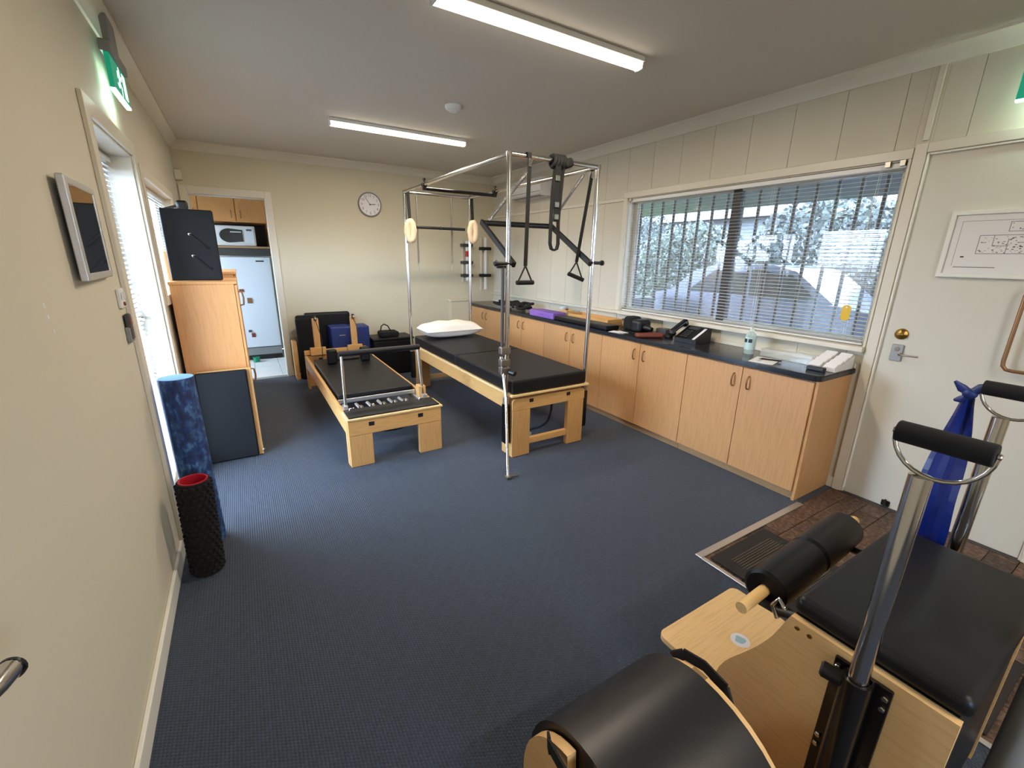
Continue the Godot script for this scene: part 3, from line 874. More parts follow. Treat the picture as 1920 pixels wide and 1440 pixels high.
func build_right_wall() -> void:
	var x1 := XR + 0.15
	var wz0: float = WIN_R[0]
	var wz1: float = WIN_R[1]
	var wy0: float = WIN_R[2]
	var wy1: float = WIN_R[3]
	var xb := XR + 0.006
	var w := structure("wall_right", boxes(st0(), [[xb, 0, ZB - 0.1, x1, CEIL, wz0], [xb, 0, wz0, x1, wy0, wz1], [xb, wy1, wz0, x1, CEIL, wz1], [xb, 0, wz1, x1, CEIL, DOOR_R[0]],
		[xb, DOOR_R[2], DOOR_R[0], x1, CEIL, DOOR_R[1]], [xb, 0, DOOR_R[1], x1, CEIL, ZF]]), M.wall, "cream boarded window wall")
	# upright boards with narrow joints, split round the openings
	var z := ZB
	while z < ZF - 0.01:
		var z2 := minf(z + 0.30, ZF)
		var cuts := [z]
		for e in [wz0, wz1, DOOR_R[0], DOOR_R[1]]:
			if e > z + 0.001 and e < z2 - 0.001:
				cuts.append(e)
		cuts.append(z2)
		for i in cuts.size() - 1:
			var a: float = cuts[i]
			var b: float = cuts[i + 1]
			var mid := (a + b) * 0.5
			var ga := 0.001 if i == 0 else 0.0
			var gb := 0.001 if i == cuts.size() - 2 else 0.0
			var spans := [[0.0, CEIL]]
			if mid > wz0 and mid < wz1:
				spans = [[0.0, wy0], [wy1, CEIL]]
			elif mid > DOOR_R[0] and mid < DOOR_R[1]:
				spans = [[DOOR_R[2], CEIL]]
			for s in spans:
				pbox(w, "wall_board", Vector3(XR, s[0], a + ga), Vector3(xb + 0.001, s[1], b - gb), M.wall, 0.0012)
		z = z2
	# cover strips
	structure("trim_4", boxes(st0(), [[XR - 0.012, DOOR_R[2] + 0.07, -1.118, XR, CEIL - 0.08, -1.09]], 0.003), M.trim, "upright cover strip between window and entry door")
	structure("trim_5", boxes(st0(), [[XR - 0.014, 2.05, ZB, XR, 2.082, wz0 - 0.05]], 0.004), M.trim, "thin rail along the wall left of the window")
	structure("trim_6", boxes(st0(), [[XR - 0.03, 0.955, ZB, XR, 0.985, wz0 - 0.05]], 0.005), M.trim, "narrow ledge along the wall above the bench")
	# window frame
	var wf := structure("window_1", boxes(st0(), [[XR - 0.018, wy1 - 0.004, wz0 - 0.05, XR + 0.002, wy1 + 0.05, wz1 + 0.010], [XR - 0.05, wy0 - 0.03, wz0 - 0.05, XR + 0.09, wy0 + 0.002, wz1 + 0.010], [XR - 0.018, wy0 + 0.002, wz0 - 0.05, XR + 0.002, wy1 - 0.004, wz0 + 0.004], [XR - 0.018, wy0 + 0.002, wz1 - 0.004, XR + 0.002, wy1 - 0.004, wz1 + 0.010],
		[XR, wy0, wz0, XR + 0.14, wy1, wz0 + 0.012], [XR, wy0, wz1 - 0.012, XR + 0.14, wy1, wz1], [XR, wy1 - 0.012, wz0, XR + 0.14, wy1, wz1],
		[XR + 0.08, wy0, wz0 + 0.012, XR + 0.12, wy1 - 0.012, wz0 + 0.05], [XR + 0.08, wy0, wz1 - 0.05, XR + 0.12, wy1 - 0.012, wz1 - 0.012], [XR + 0.08, wy1 - 0.05, wz0 + 0.05, XR + 0.12, wy1 - 0.012, wz1 - 0.05], [XR + 0.08, wy0, wz0 + 0.05, XR + 0.12, wy0 + 0.04, wz1 - 0.05]], 0.003), M.trim, "wide window with cream frame and venetian blind")
	pbox(wf, "mullion", Vector3(XR + 0.075, wy0 + 0.03, -2.26), Vector3(XR + 0.125, wy1 - 0.03, -2.19), M.dark_grey)
	pbox(wf, "pane", Vector3(XR + 0.097, wy0 + 0.04, wz0 + 0.05), Vector3(XR + 0.103, wy1 - 0.05, -2.26), M.glass, 0.0)
	pbox(wf, "pane", Vector3(XR + 0.097, wy0 + 0.04, -2.19), Vector3(XR + 0.103, wy1 - 0.05, wz1 - 0.05), M.glass, 0.0)
	# security bars outside
	var gr := thing("window_grille", Vector3(x1 + 0.02, wy0, -2.23), "row of dark upright security bars outside the wide window", "window bars")
	var bz := -3.30
	while bz < -1.16:
		ptube(gr, "bar", [Vector3(x1 + 0.03, wy0 - 0.06, bz), Vector3(x1 + 0.03, wy1 + 0.06, bz)], 0.0125, M.iron, 10)
		bz += 0.1335
	for yy in [wy0 - 0.04, wy1 + 0.04]:
		pbox(gr, "cross_rail", Vector3(x1 + 0.018, yy - 0.014, wz0 - 0.06), Vector3(x1 + 0.042, yy + 0.014, wz1 + 0.06), M.iron)
	var bl := thing("venetian_blind", Vector3(XR + 0.03, wy0, -2.23), "wide white venetian blind covering the barred window", "blind", "venetian blinds")
	blind(bl, XR + 0.02, wz0 + 0.015, wz1 - 0.015, wy0 + 0.006, wy1 - 0.014, 0.10, 0.0245)
	ptube(bl, "tilt_wand", [Vector3(XR - 0.004, wy1 - 0.03, wz0 + 0.05), Vector3(XR - 0.006, 1.15, wz0 + 0.05)], 0.003, M.slat, 6)
	ptube(bl, "pull_cord", [Vector3(XR - 0.004, wy1 - 0.03, wz1 - 0.13), Vector3(XR - 0.006, 1.24, wz1 - 0.14)], 0.0015, M.slat, 5)
	for zz in [wz0 + 0.03, wz1 - 0.10, wz1 - 0.03]:
		pbox(bl, "bracket", Vector3(XR - 0.012, wy1 - 0.035, zz - 0.014), Vector3(XR + 0.03, wy1 + 0.004, zz + 0.014), M.steel, 0.002)
	var tg := thing("yellow_tag", Vector3(XR - 0.008, 1.18, -1.285), "yellow safety tag hanging on the window blind cord", "tag")
	var ts := st0()
	aprism(ts, rrect(0.05, 0.10, 0.02, 5), 0.003, Transform3D(Basis(Vector3(0, 0, 1), Vector3(0, 1, 0), Vector3(1, 0, 0)), Vector3(XR - 0.012, 1.19, -1.29)))
	obj("tag", ts, M.yellow, tg)
	pdisc(tg, "eyelet", Vector3(XR - 0.012, 1.225, -1.29), Vector3.LEFT, 0.006, 0.001, M.white, 10)
	# air conditioner
	var ac := thing("air_conditioner", Vector3(XR, 2.22, -4.9), "white split air conditioner high on the wall near the corner", "air conditioner")
	var ap := [Vector2(0, 0.0), Vector2(-0.15, 0.0), Vector2(-0.185, 0.03), Vector2(-0.19, 0.17), Vector2(-0.17, 0.2), Vector2(0, 0.205)]
	var as_ := st0()
	aprism(as_, ap, 0.70, Transform3D(Basis(Vector3(1, 0, 0), Vector3(0, 1, 0), Vector3(0, 0, 1)), Vector3(XR, 2.22, -5.26)))
	obj("casing", as_, M.white, ac)
	pbox(ac, "louvre", Vector3(XR - 0.176, 2.219, -5.22), Vector3(XR - 0.09, 2.226, -4.60), M.grey, 0.002)
	pbox(ac, "vent_line", Vector3(XR - 0.1915, 2.262, -5.25), Vector3(XR - 0.187, 2.266, -4.57), M.dark_grey, 0.0)

func build_front_door() -> void:
	var z0: float = DOOR_R[0]
	var z1: float = DOOR_R[1]
	var h: float = DOOR_R[2]
	var d := structure("door_1", boxes(st0(), [[XR + 0.004, 0.006, z0 + 0.006, XR + 0.044, h - 0.006, z1 - 0.006]], 0.002), M.door, "cream flush entry door")
	structure("trim_7", boxes(st0(), [[XR - 0.018, 0, z0 - 0.062, XR + 0.008, h + 0.058, z0 - 0.006], [XR - 0.018, 0, z1 + 0.006, XR + 0.008, h + 0.058, z1 + 0.062], [XR - 0.018, h + 0.006, z0 - 0.006, XR + 0.008, h + 0.058, z1 + 0.006],
		[XR - 0.008, 0, z0 - 0.008, XR + 0.06, h, z0 + 0.004], [XR - 0.008, 0, z1 - 0.004, XR + 0.06, h, z1 + 0.008], [XR - 0.008, h - 0.004, z0 - 0.004, XR + 0.06, h + 0.008, z1 + 0.004]], 0.003), M.trim, "cream frame of the entry door")
	structure("baseboard_right", boxes(st0(), [[XR - 0.014, 0, -1.175, XR, 0.08, z0 - 0.062], [XR - 0.014, 0, z1 + 0.062, XR, 0.08, ZF]], 0.004), M.trim)
	var bead := st0()
	for e in [[0.03, h + 0.004, z0 - 0.004, z0 + 0.008], [h - 0.008, h + 0.004, z0 + 0.008, z1 + 0.004]]:
		abox(bead, Vector3(XR - 0.004, (e[0] + e[1]) * 0.5, (e[2] + e[3]) * 0.5), Vector3(0.022, e[1] - e[0], e[3] - e[2]), 0.005)
	structure("trim_9", bead, std(Color(0.93, 0.92, 0.89), 0.25), "glossy white bead round the entry door")
	structure("trim_8", boxes(st0(), [[XR - 0.02, -0.03, z0 - 0.02, XR + 0.16, 0.005, z1 + 0.02]], 0.002), M.dark_grey, "dark threshold under the entry door")
	var lk := thing("deadbolt", Vector3(XR, 1.098, -0.985), "round brass deadbolt on the entry door", "lock")
	var s := st0()
	alathe(s, [Vector2(0.033, 0.0), Vector2(0.031, 0.010), Vector2(0.02, 0.018), Vector2(0.012, 0.022), Vector2(0, 0.022)], turn_to(Vector3(XR + 0.004, 1.098, -0.985), Vector3.LEFT), 24)
	obj("escutcheon", s, M.brass, lk)
	pbox(lk, "thumb_turn", Vector3(XR - 0.03, 1.092, -1.002), Vector3(XR - 0.017, 1.104, -0.968), M.brass, 0.004)
	var lv := thing("door_lever", Vector3(XR, 0.99, -0.975), "steel lock plate with thin lever on the entry door", "door handle")
	pbox(lv, "plate", Vector3(XR - 0.006, 0.935, -1.012), Vector3(XR + 0.004, 1.035, -0.955), M.steel, 0.003)
	pdisc(lv, "cylinder", Vector3(XR - 0.006, 1.008, -0.985), Vector3.LEFT, 0.012, 0.006, M.chrome)
	ptube(lv, "lever", [Vector3(XR - 0.004, 0.982, -0.965), Vector3(XR - 0.045, 0.982, -0.96), Vector3(XR - 0.05, 0.982, -0.93), Vector3(XR - 0.048, 0.984, -0.87)], 0.005, M.steel, 8)
	var bt := thing("floor_bolt", Vector3(XR - 0.01, 0.02, -0.84), "small dark bolt at the foot of the entry door", "bolt")
	pbox(bt, "plate", Vector3(XR - 0.004, 0.012, -0.862), Vector3(XR + 0.004, 0.05, -0.818), M.black)
	ptube(bt, "bolt", [Vector3(XR - 0.012, 0.001, -0.84), Vector3(XR - 0.012, 0.06, -0.84)], 0.006, M.iron, 8)
	pdisc(bt, "knob", Vector3(XR - 0.012, 0.045, -0.84), Vector3.LEFT, 0.006, 0.018, M.black, 10)
	# evacuation plan in a white frame
	var pl := thing("framed_plan", Vector3(XR, 1.43, -0.58), "white framed evacuation floor plan on the entry door", "framed plan")
	var ya := 1.435
	var yb := 1.775
	var za := -0.905
	var zb := -0.40
	pbox(pl, "backing", Vector3(XR - 0.006, ya + 0.01, za + 0.01), Vector3(XR + 0.004, yb - 0.01, zb - 0.01), M.white, 0.0)
	var fs := st0()
	for e in [[za, za + 0.022], [zb - 0.022, zb]]:
		abox(fs, Vector3(XR - 0.006, (ya + yb) * 0.5, (e[0] + e[1]) * 0.5), Vector3(0.022, yb - ya, 0.022), 0.003)
	for e in [[ya, ya + 0.022], [yb - 0.022, yb]]:
		abox(fs, Vector3(XR - 0.006, (e[0] + e[1]) * 0.5, (za + zb) * 0.5), Vector3(0.0215, 0.022, zb - za - 0.03), 0.003)
	obj("frame", fs, M.white_trim, pl)
	var pm := std(Color.WHITE, 0.6)
	pm.albedo_texture = plan_texture()
	var q := QuadMesh.new()
	q.size = Vector2(zb - za - 0.05, yb - ya - 0.05)
	var sheet := inst("plan_sheet", q, pm, pl, Vector3(XR - 0.0075, (ya + yb) * 0.5, (za + zb) * 0.5))
	sheet.basis = Basis(Vector3.UP, -PI / 2)
	# long pull handle
	var ph := thing("pull_handle", Vector3(XR - 0.03, 1.2, -0.49), "brown metal pull handle on the right of entry door", "door handle")
	ptube(ph, "grip", [Vector3(XR + 0.004, 0.985, -0.40), Vector3(XR - 0.03, 0.985, -0.405), Vector3(XR - 0.042, 0.985, -0.43), Vector3(XR - 0.042, 0.985, -0.50), Vector3(XR - 0.042, 0.988, -0.523), Vector3(XR - 0.042, 1.005, -0.537), Vector3(XR - 0.042, 1.03, -0.54), Vector3(XR - 0.042, 1.36, -0.54), Vector3(XR - 0.042, 1.385, -0.535), Vector3(XR - 0.042, 1.40, -0.52), Vector3(XR - 0.042, 1.403, -0.49), Vector3(XR - 0.042, 1.403, -0.43), Vector3(XR - 0.03, 1.403, -0.405), Vector3(XR + 0.004, 1.403, -0.40)], 0.009, M.bronze, 12)
	for yy in [0.985, 1.403]:
		pdisc(ph, "flange", Vector3(XR + 0.004, yy, -0.40), Vector3.LEFT, 0.018, 0.005, M.bronze)

func plan_texture() -> ImageTexture:
	var w := 512
	var h := 320
	var im := Image.create(w, h, false, Image.FORMAT_RGB8)
	im.fill(Color(0.86, 0.85, 0.83))
	var ink := Color(0.45, 0.45, 0.46)
	var rects := [[30, 30, 470, 2], [30, 30, 2, 250], [120, 110, 200, 3], [120, 210, 200, 3], [120, 110, 3, 103], [320, 110, 3, 103], [180, 110, 3, 60], [180, 168, 60, 3], [240, 130, 3, 80], [280, 150, 40, 3], [230, 40, 110, 3], [230, 90, 110, 3], [230, 40, 3, 53], [340, 40, 3, 53], [330, 95, 60, 2], [330, 130, 90, 2], [360, 150, 110, 2]]
	for r in rects:
		im.fill_rect(Rect2i(r[0], r[1], r[2], r[3]), ink)
	var g := RandomNumberGenerator.new()
	g.seed = 3
	for i in 70:
		var x := g.randi_range(125, 315)
		var y := g.randi_range(115, 205)
		im.fill_rect(Rect2i(x, y, g.randi_range(2, 9), g.randi_range(2, 5)), ink.darkened(g.randf() * 0.5))
	for i in 8:
		im.fill_rect(Rect2i(g.randi_range(235, 335), g.randi_range(45, 88), 6, 4), ink)
	for i in 14:
		im.fill_rect(Rect2i(350, 160 + i * 8, 60 + g.randi_range(0, 60), 3), Color(0.62, 0.62, 0.62))
	im.fill_rect(Rect2i(60, 225, 16, 8), Color(0.2, 0.2, 0.2))
	im.fill_rect(Rect2i(40, 285, 180, 5), Color(0.5, 0.5, 0.5))
	return ImageTexture.create_from_image(im)

func build_bench() -> void:
	var xf := 2.90
	var edges := [-1.195, -2.10, -3.06, -4.02, -4.98, -5.94]
	var says := ["nearest two-door beech bench cupboard by the entry brick floor", "second beech bench cupboard from the entry door", "middle beech bench cupboard beside the trapeze table end", "fourth beech bench cupboard, behind the trapeze table", "farthest beech bench cupboard in the back corner"]
	for i in 5:
		var a: float = edges[i]
		var b: float = edges[i + 1]
		var t := thing("bench_cupboard", Vector3(3.1, 0, (a + b) * 0.5), says[i], "cupboard", "cupboards under the dark worktop")
		pbox(t, "body", Vector3(xf + 0.002, 0.07, b + 0.001), Vector3(XR - 0.002, 0.808, a - 0.001), M.beech, 0.002)
		pbox(t, "plinth", Vector3(xf + 0.012, 0.0, b + 0.001), Vector3(XR - 0.02, 0.07, a - 0.001), M.plinth, 0.002)
		if i == 0:
			pbox(t, "end_panel", Vector3(xf - 0.006, 0.0, a), Vector3(XR - 0.004, 0.808, a + 0.02), M.beech, 0.002)
		var mid := (a + b) * 0.5
		for k in 2:
			var za: float = a if k == 0 else mid
			var zb: float = mid if k == 0 else b
			var d := pbox(t, "door", Vector3(xf - 0.018, 0.062, zb + 0.0018), Vector3(xf, 0.800, za - 0.0018), M.beech, 0.002)
			var hz: float = zb + 0.055 if k == 0 else za - 0.055
			ptube(d, "handle", [Vector3(xf - 0.017, 0.655, hz), Vector3(xf - 0.032, 0.657, hz), Vector3(xf - 0.043, 0.672, hz), Vector3(xf - 0.045, 0.70, hz), Vector3(xf - 0.043, 0.728, hz), Vector3(xf - 0.032, 0.743, hz), Vector3(xf - 0.017, 0.745, hz)], [0.005, 0.005, 0.0055, 0.006, 0.0055, 0.005, 0.005], M.bronze, 8)
	# worktop with rounded nose and near corner
	var wt := thing("worktop", Vector3(3.1, 0.81, -3.56), "long dark grey laminate worktop along the window wall", "worktop")
	var poly := []
	var xn := 2.868
	poly.append(Vector2(XR - 0.001, ZB + 0.001))
	poly.append(Vector2(xn, ZB + 0.001))
	for i in 7:
		var an := PI - PI * 0.5 * i / 6.0
		poly.append(Vector2(xn + 0.05 + 0.05 * cos(an), -1.165 - 0.05 + 0.05 * sin(an)))
	poly.append(Vector2(XR - 0.001, -1.165))
	var s := st0()
	aprism(s, poly, 0.026, xf_xz(0.8145))
	obj("slab", s, M.worktop, wt)
	var s2 := st0()
	var inner := []
	for p in poly:
		inner.append(Vector2(p.x + (0.005 if p.x < 3.2 else 0.0), p.y - (0.005 if p.y > -3.0 else 0.0)))
	aprism(s2, inner, 0.0365, xf_xz(0.8095))
	obj("rounded_edge", s2, M.worktop, wt)
	pbox(wt, "upstand", Vector3(XR - 0.014, 0.846, ZB + 0.01), Vector3(XR - 0.001, 0.875, -1.17), M.trim, 0.002)

func build_trapeze_table() -> void:
	var t := thing("trapeze_table", Vector3(1.96, 0, -3.72), "wooden trapeze table with black mattress and chrome canopy frame", "trapeze table")
	var x0 := 1.615
	var x1 := 2.315
	var zn := -2.62
	var zf := -4.82
	# end frames
	for e in [[zn - 0.045, "near"], [zf, "far"]]:
		var z: float = e[0]
		for a in [[x0, x0 + 0.165], [x1 - 0.165, x1]]:
			pbox(t, "leg", Vector3(a[0], 0, z), Vector3(a[1], 0.385, z + 0.045), M.birch_y, 0.006)
		var s := st0()
		var top := []
		for i in 6:
			var an := PI * 0.5 * i / 5.0
			top.append(Vector2(x1 - 0.03 + 0.03 * cos(an), 0.475 - 0.03 + 0.03 * sin(an)))
		for i in 6:
			var an := PI * 0.5 + PI * 0.5 * i / 5.0
			top.append(Vector2(x0 + 0.03 + 0.03 * cos(an), 0.475 - 0.03 + 0.03 * sin(an)))
		top.append(Vector2(x0, 0.385))
		top.append(Vector2(x1, 0.385))
		aprism(s, top, 0.045, Transform3D(Basis(), Vector3(0, 0, z)))
		obj("end_rail", s, M.birch_x, t)
		pbox(t, "stretcher", Vector3(x0 + 0.165, 0.085, z + 0.005), Vector3(x1 - 0.165, 0.135, z + 0.04), M.birch_x, 0.003)
		for bx in [x0 + 0.17, x1 - 0.17]:
			pbox(t, "slot", Vector3(bx - 0.018, 0.435, z + 0.043), Vector3(bx + 0.018, 0.462, z + 0.047), M.black, 0.0)
	# side rails, deck, mattress
	for a in [[x0, x0 + 0.028], [x1 - 0.028, x1]]:
		pbox(t, "side_rail", Vector3(a[0], 0.375, zf + 0.045), Vector3(a[1], 0.495, zn - 0.045), M.birch_z, 0.004)
		pbox(t, "leg_return", Vector3(a[0] + 0.001, 0, zn - 0.16), Vector3(a[1] - 0.001, 0.376, zn - 0.045), M.birch_y, 0.004)
		pbox(t, "leg_return", Vector3(a[0] + 0.001, 0, zf + 0.045), Vector3(a[1] - 0.001, 0.376, zf + 0.16), M.birch_y, 0.004)
	pbox(t, "deck", Vector3(x0 - 0.012, 0.495, zf), Vector3(x1 + 0.035, 0.512, zn + 0.012), M.ply_edge, 0.003)
	ppad(t, "mattress", Vector3(x0 + 0.0, 0.512, zf + 0.02), Vector3(x1 + 0.01, 0.618, -3.66), M.vinyl, 0.018)
	ppad(t, "mattress", Vector3(x0 + 0.0, 0.512, -3.655), Vector3(x1 + 0.01, 0.618, zn), M.vinyl, 0.018)
	# canopy frame of chrome tube
	var px0 := 1.585
	var px1 := 2.345
	var pzn := -2.665
	var pzf := -4.82
	var ht := 2.145
	for p in [[px0, pzn], [px1, pzn], [px0, pzf], [px1, pzf]]:
		ptube(t, "post", [Vector3(p[0], 0.16, p[1]), Vector3(p[0], ht, p[1])], 0.0165, M.chrome, 14)
		pbox(t, "sleeve", Vector3(p[0] - 0.024, 0.12, p[1] - 0.03), Vector3(p[0] + 0.024, 0.44, p[1] + 0.03), M.black_gloss, 0.008)
		pdisc(t, "collar", Vector3(p[0], 0.44, p[1]), Vector3.UP, 0.026, 0.05, M.steel)
	for p in [[px0, px1, pzn], [px0, px1, pzf]]:
		ptube(t, "cross_tube", [Vector3(p[0] - 0.016, ht, p[2]), Vector3(p[1] + 0.016, ht, p[2])], 0.0165, M.chrome, 14)
	for x in [px0, px1]:
		ptube(t, "top_tube", [Vector3(x, ht, pzn + 0.016), Vector3(x, ht, pzf - 0.016)], 0.0165, M.chrome, 14)
		for z in [pzn, pzf]:
			pdisc(t, "elbow", Vector3(x, ht - 0.035, z), Vector3.UP, 0.019, 0.05, M.chrome)
	# sliding cross bar near the far end
	ptube(t, "sliding_bar", [Vector3(px0, ht - 0.035, -4.22), Vector3(px1, ht - 0.035, -4.22)], 0.016, M.black_gloss, 12)
	for x in [px0, px1]:
		var s := st0()
		alathe(s, [Vector2(0.026, -0.02), Vector2(0.026, 0.02)], turn_to(Vector3(x, ht, -4.22), Vector3.BACK), 14)
		abox(s, Vector3(x, ht - 0.03, -4.22), Vector3(0.03, 0.04, 0.035), 0.004)
		alathe(s, [Vector2(0.006, 0.0), Vector2(0.006, 0.012), Vector2(0.014, 0.012), Vector2(0.014, 0.03), Vector2(0, 0.03)], turn_to(Vector3(x, ht + 0.025, -4.22), Vector3.UP), 12)
		obj("clamp", s, M.black, t)
	# push-through bar, black painted, hinged at the near posts
	var hz := -2.66
	var a0 := Vector3(1.625, 1.46, hz)
	var a1 := Vector3(2.315, 1.47, hz)
	var b0 := Vector3(1.64, 1.752, -3.15)
	var b1 := Vector3(2.325, 1.760, -3.19)
	for e in [[a0, b0], [a1, b1]]:
		var s := st0()
		var d: Vector3 = (e[1] - e[0]).normalized()
		abox(s, (e[0] + e[1]) * 0.5, Vector3(0.026, 0.042, e[0].distance_to(e[1]) + 0.04), 0.005, Basis(Vector3.RIGHT, d.cross(Vector3.RIGHT).normalized(), d))
		obj("push_arm", s, M.black, t)
	ptube(t, "push_bar", [b0, b1], 0.021, M.black, 12)
	for e in [[a0, px0, -1.0], [a1, px1, 1.0]]:
		pdisc(t, "pivot", Vector3(e[1] - e[2] * 0.05, e[0].y, hz), Vector3(e[2], 0, 0), 0.012, 0.14, M.black)
		pdisc(t, "pivot_knob", Vector3(e[1] + e[2] * 0.09, e[0].y, hz), Vector3(e[2], 0, 0), 0.02, 0.02, M.black)
	# springs of the push bar up to the near top tube
	pcoil(t, "spring", b0 + Vector3(0.05, 0.02, 0.02), Vector3(1.60, 2.06, -2.72) + Vector3(0.24, 0.03, -0.1), 0.010, 46, 0.0035, M.chrome)
	pcoil(t, "spring", b1 + Vector3(-0.03, 0.02, 0.02), Vector3(2.325, 2.11, -2.80), 0.010, 46, 0.0035, M.chrome)
	ptube(t, "spring_link", [Vector3(1.84, 2.09, -2.82), Vector3(1.85, 2.125, -2.80), Vector3(1.78, ht, pzn)], 0.004, M.steel, 6)
	# leaning brace bar with T foot at the near left corner
	ptube(t, "brace_bar", [Vector3(1.552, 0.80, -2.69), Vector3(1.545, 0.50, -2.60), Vector3(1.427, 0.012, -2.36)], 0.011, M.chrome, 10)
	pbox(t, "brace_foot", Vector3(1.405, 0.0, -2.375), Vector3(1.447, 0.022, -2.335), M.steel, 0.003)
	ptube(t, "brace_pin", [Vector3(1.44, 0.012, -2.355), Vector3(1.515, 0.012, -2.348)], 0.005, M.chrome, 8)
	for y in [0.70, 0.76, 0.85]:
		pbox(t, "brace_clamp", Vector3(1.53, y - 0.028, -2.70), Vector3(1.61, y + 0.028, -2.645), M.steel, 0.008)
	pdisc(t, "brace_knob", Vector3(1.60, 0.69, -2.64), Vector3(0.4, -0.1, 1), 0.022, 0.05, M.black)
	ptube(t, "upright_bar", [Vector3(1.548, 0.83, -2.67), Vector3(1.548, 1.44, -2.67)], 0.012, M.dark_grey, 10)
	pbox(t, "upright_hook", Vector3(1.50, 1.428, -2.68), Vector3(1.585, 1.446, -2.66), M.black)
	var cab := []
	for i in 11:
		var u := i / 10.0
		cab.append(Vector3(lerpf(2.12, 1.86, u), 0.33 - 0.24 * pow(u, 0.6) - 0.03 * sin(PI * u), -2.80 + 0.05 * sin(u * 5.0)))
	ptube(t, "hanging_cable", cab, 0.010, M.strap, 8)
	for e in [[1.85, 0.085], [1.89, 0.09]]:
		pbox(t, "cable_plug", Vector3(e[0] - 0.012, e[1] - 0.012, -2.81), Vector3(e[0] + 0.012, e[1] + 0.012, -2.77), M.white, 0.004)
	# hanging springs at the far end with the roll-down bar
	var rb := thing("roll_down_bar", Vector3(1.98, 1.8, -4.80), "black roll-down bar hanging on springs at far canopy end", "bar")
	ptube(rb, "bar", [Vector3(1.70, 1.80, -4.80), Vector3(2.27, 1.80, -4.80)], 0.015, M.black, 12)
	pdisc(rb, "centre_ring", Vector3(1.97, 1.80, -4.80), Vector3.RIGHT, 0.019, 0.012, M.dark_grey)
	for x in [1.715, 2.12]:
		pcoil(rb, "spring", Vector3(x, 2.12, -4.815), Vector3(x, 1.42, -4.83), 0.009, 60, 0.003, M.steel)
		ptube(rb, "tail", [Vector3(x, 1.42, -4.83), Vector3(x - 0.005, 1.34, -4.83)], 0.004, M.steel, 6)
	# fleece loops on black straps at both far corners
	for e in [[px0 + 0.015, 1.62, "fleecy cream loop hanging at the far left canopy post"], [px1, 1.64, "fleecy cream loop hanging at the far right canopy post"]]:
		var x: float = e[0]
		var yb: float = e[1]
		var lp := thing("fleece_loop", Vector3(x, yb, -4.77), e[2], "loop", "fleece covered loops on the canopy")
		var ss := st0()
		astrap(ss, [Vector3(x + 0.01, ht + 0.022, -4.82), Vector3(x + 0.012, ht + 0.02, -4.79), Vector3(x + 0.016, 1.88, -4.775)], Vector3.RIGHT, 0.035, 0.004)
		obj("strap", ss, M.strap, lp)
		var cuff := []
		for i in 34:
			var an := TAU * i / 34.0
			cuff.append(Vector3(x + 0.018 + 0.030 * cos(an), 1.755 + (yb - 1.62) + 0.098 * sin(an), -4.77 + 0.012 * cos(an)))
		var cs := st0()
		var rr := []
		for i in 34:
			rr.append(0.0285 + 0.010 * rng.randf())
		atube(cs, cuff, rr, 12, false, true)
		obj("cuff", cs, M.fleece, lp)
	# straps with hand grips
	var h1 := thing("canopy_strap", Vector3(1.727, 1.33, -2.66), "black strap with triangular hand grip under the near top tube", "strap handle", "strap handles on the canopy")
	hand_strap(h1, Vector3(1.728, ht + 0.018, -2.665), Vector3(1.729, 1.33, -2.665), Vector3.RIGHT)
	var h2 := thing("canopy_strap", Vector3(2.335, 1.33, -2.80), "black strap with hand grip on the right top tube", "strap handle", "strap handles on the canopy")
	hand_strap(h2, Vector3(2.345, ht + 0.018, -2.75), Vector3(2.285, 1.36, -2.78), Vector3(0.86, -0.35, 0.3).normalized())
	# bundle of safety straps tied to the near top tube
	var bd := thing("strap_bundle", Vector3(1.95, 1.56, -2.66), "bundle of black safety straps knotted on the near top tube", "straps")
	var k := st0()
	for i in 5:
		var xx := 1.935 + i * 0.022
		var ring := []
		for j in 12:
			var an := TAU * j / 12.0
			ring.append(Vector3(xx + 0.006 * sin(an * 2 + i), ht + 0.036 * sin(an) - 0.006, pzn + 0.034 * cos(an)))
		atube(k, ring, 0.014, 8, false, true)
	apad(k, Vector3(2.05, ht - 0.01, pzn + 0.02), Vector3(0.07, 0.06, 0.06), 0.02, Basis(Vector3.BACK, 0.4))
	obj("knot", k, M.strap, bd)
	var b1s := st0()
	astrap(b1s, [Vector3(1.945, ht - 0.02, pzn + 0.02), Vector3(1.93, 1.95, pzn + 0.015), Vector3(1.92, 1.72, pzn + 0.02), Vector3(1.921, 1.60, pzn + 0.02), Vector3(1.933, 1.565, pzn + 0.02), Vector3(1.957, 1.555, pzn + 0.02), Vector3(1.982, 1.565, pzn + 0.02), Vector3(1.992, 1.60, pzn + 0.02), Vector3(1.985, 1.75, pzn + 0.02), Vector3(2.005, 1.95, pzn + 0.01), Vector3(2.02, ht - 0.02, pzn + 0.01)], Vector3.BACK, 0.03, 0.010)
	obj("long_loop", b1s, M.strap, bd)
	var b2s := st0()
	astrap(b2s, [Vector3(1.965, ht - 0.03, pzn + 0.03), Vector3(1.955, 1.95, pzn + 0.028), Vector3(1.955, 1.75, pzn + 0.03)], Vector3.RIGHT, 0.04, 0.006)
	obj("webbing", b2s, M.strap, bd)
	for y in [2.03, 1.86, 1.78]:
		pbox(bd, "buckle", Vector3(1.938, y - 0.018, pzn + 0.032), Vector3(1.975, y + 0.018, pzn + 0.040), M.steel, 0.003)
	# pillow on the far end of the mattress
	var pw := thing("pillow", Vector3(1.96, 0.62, -4.62), "plump white pillow at the far end of the black mattress", "pillow")
	var ps := st0()
	var nn := 18
	var grid := {}
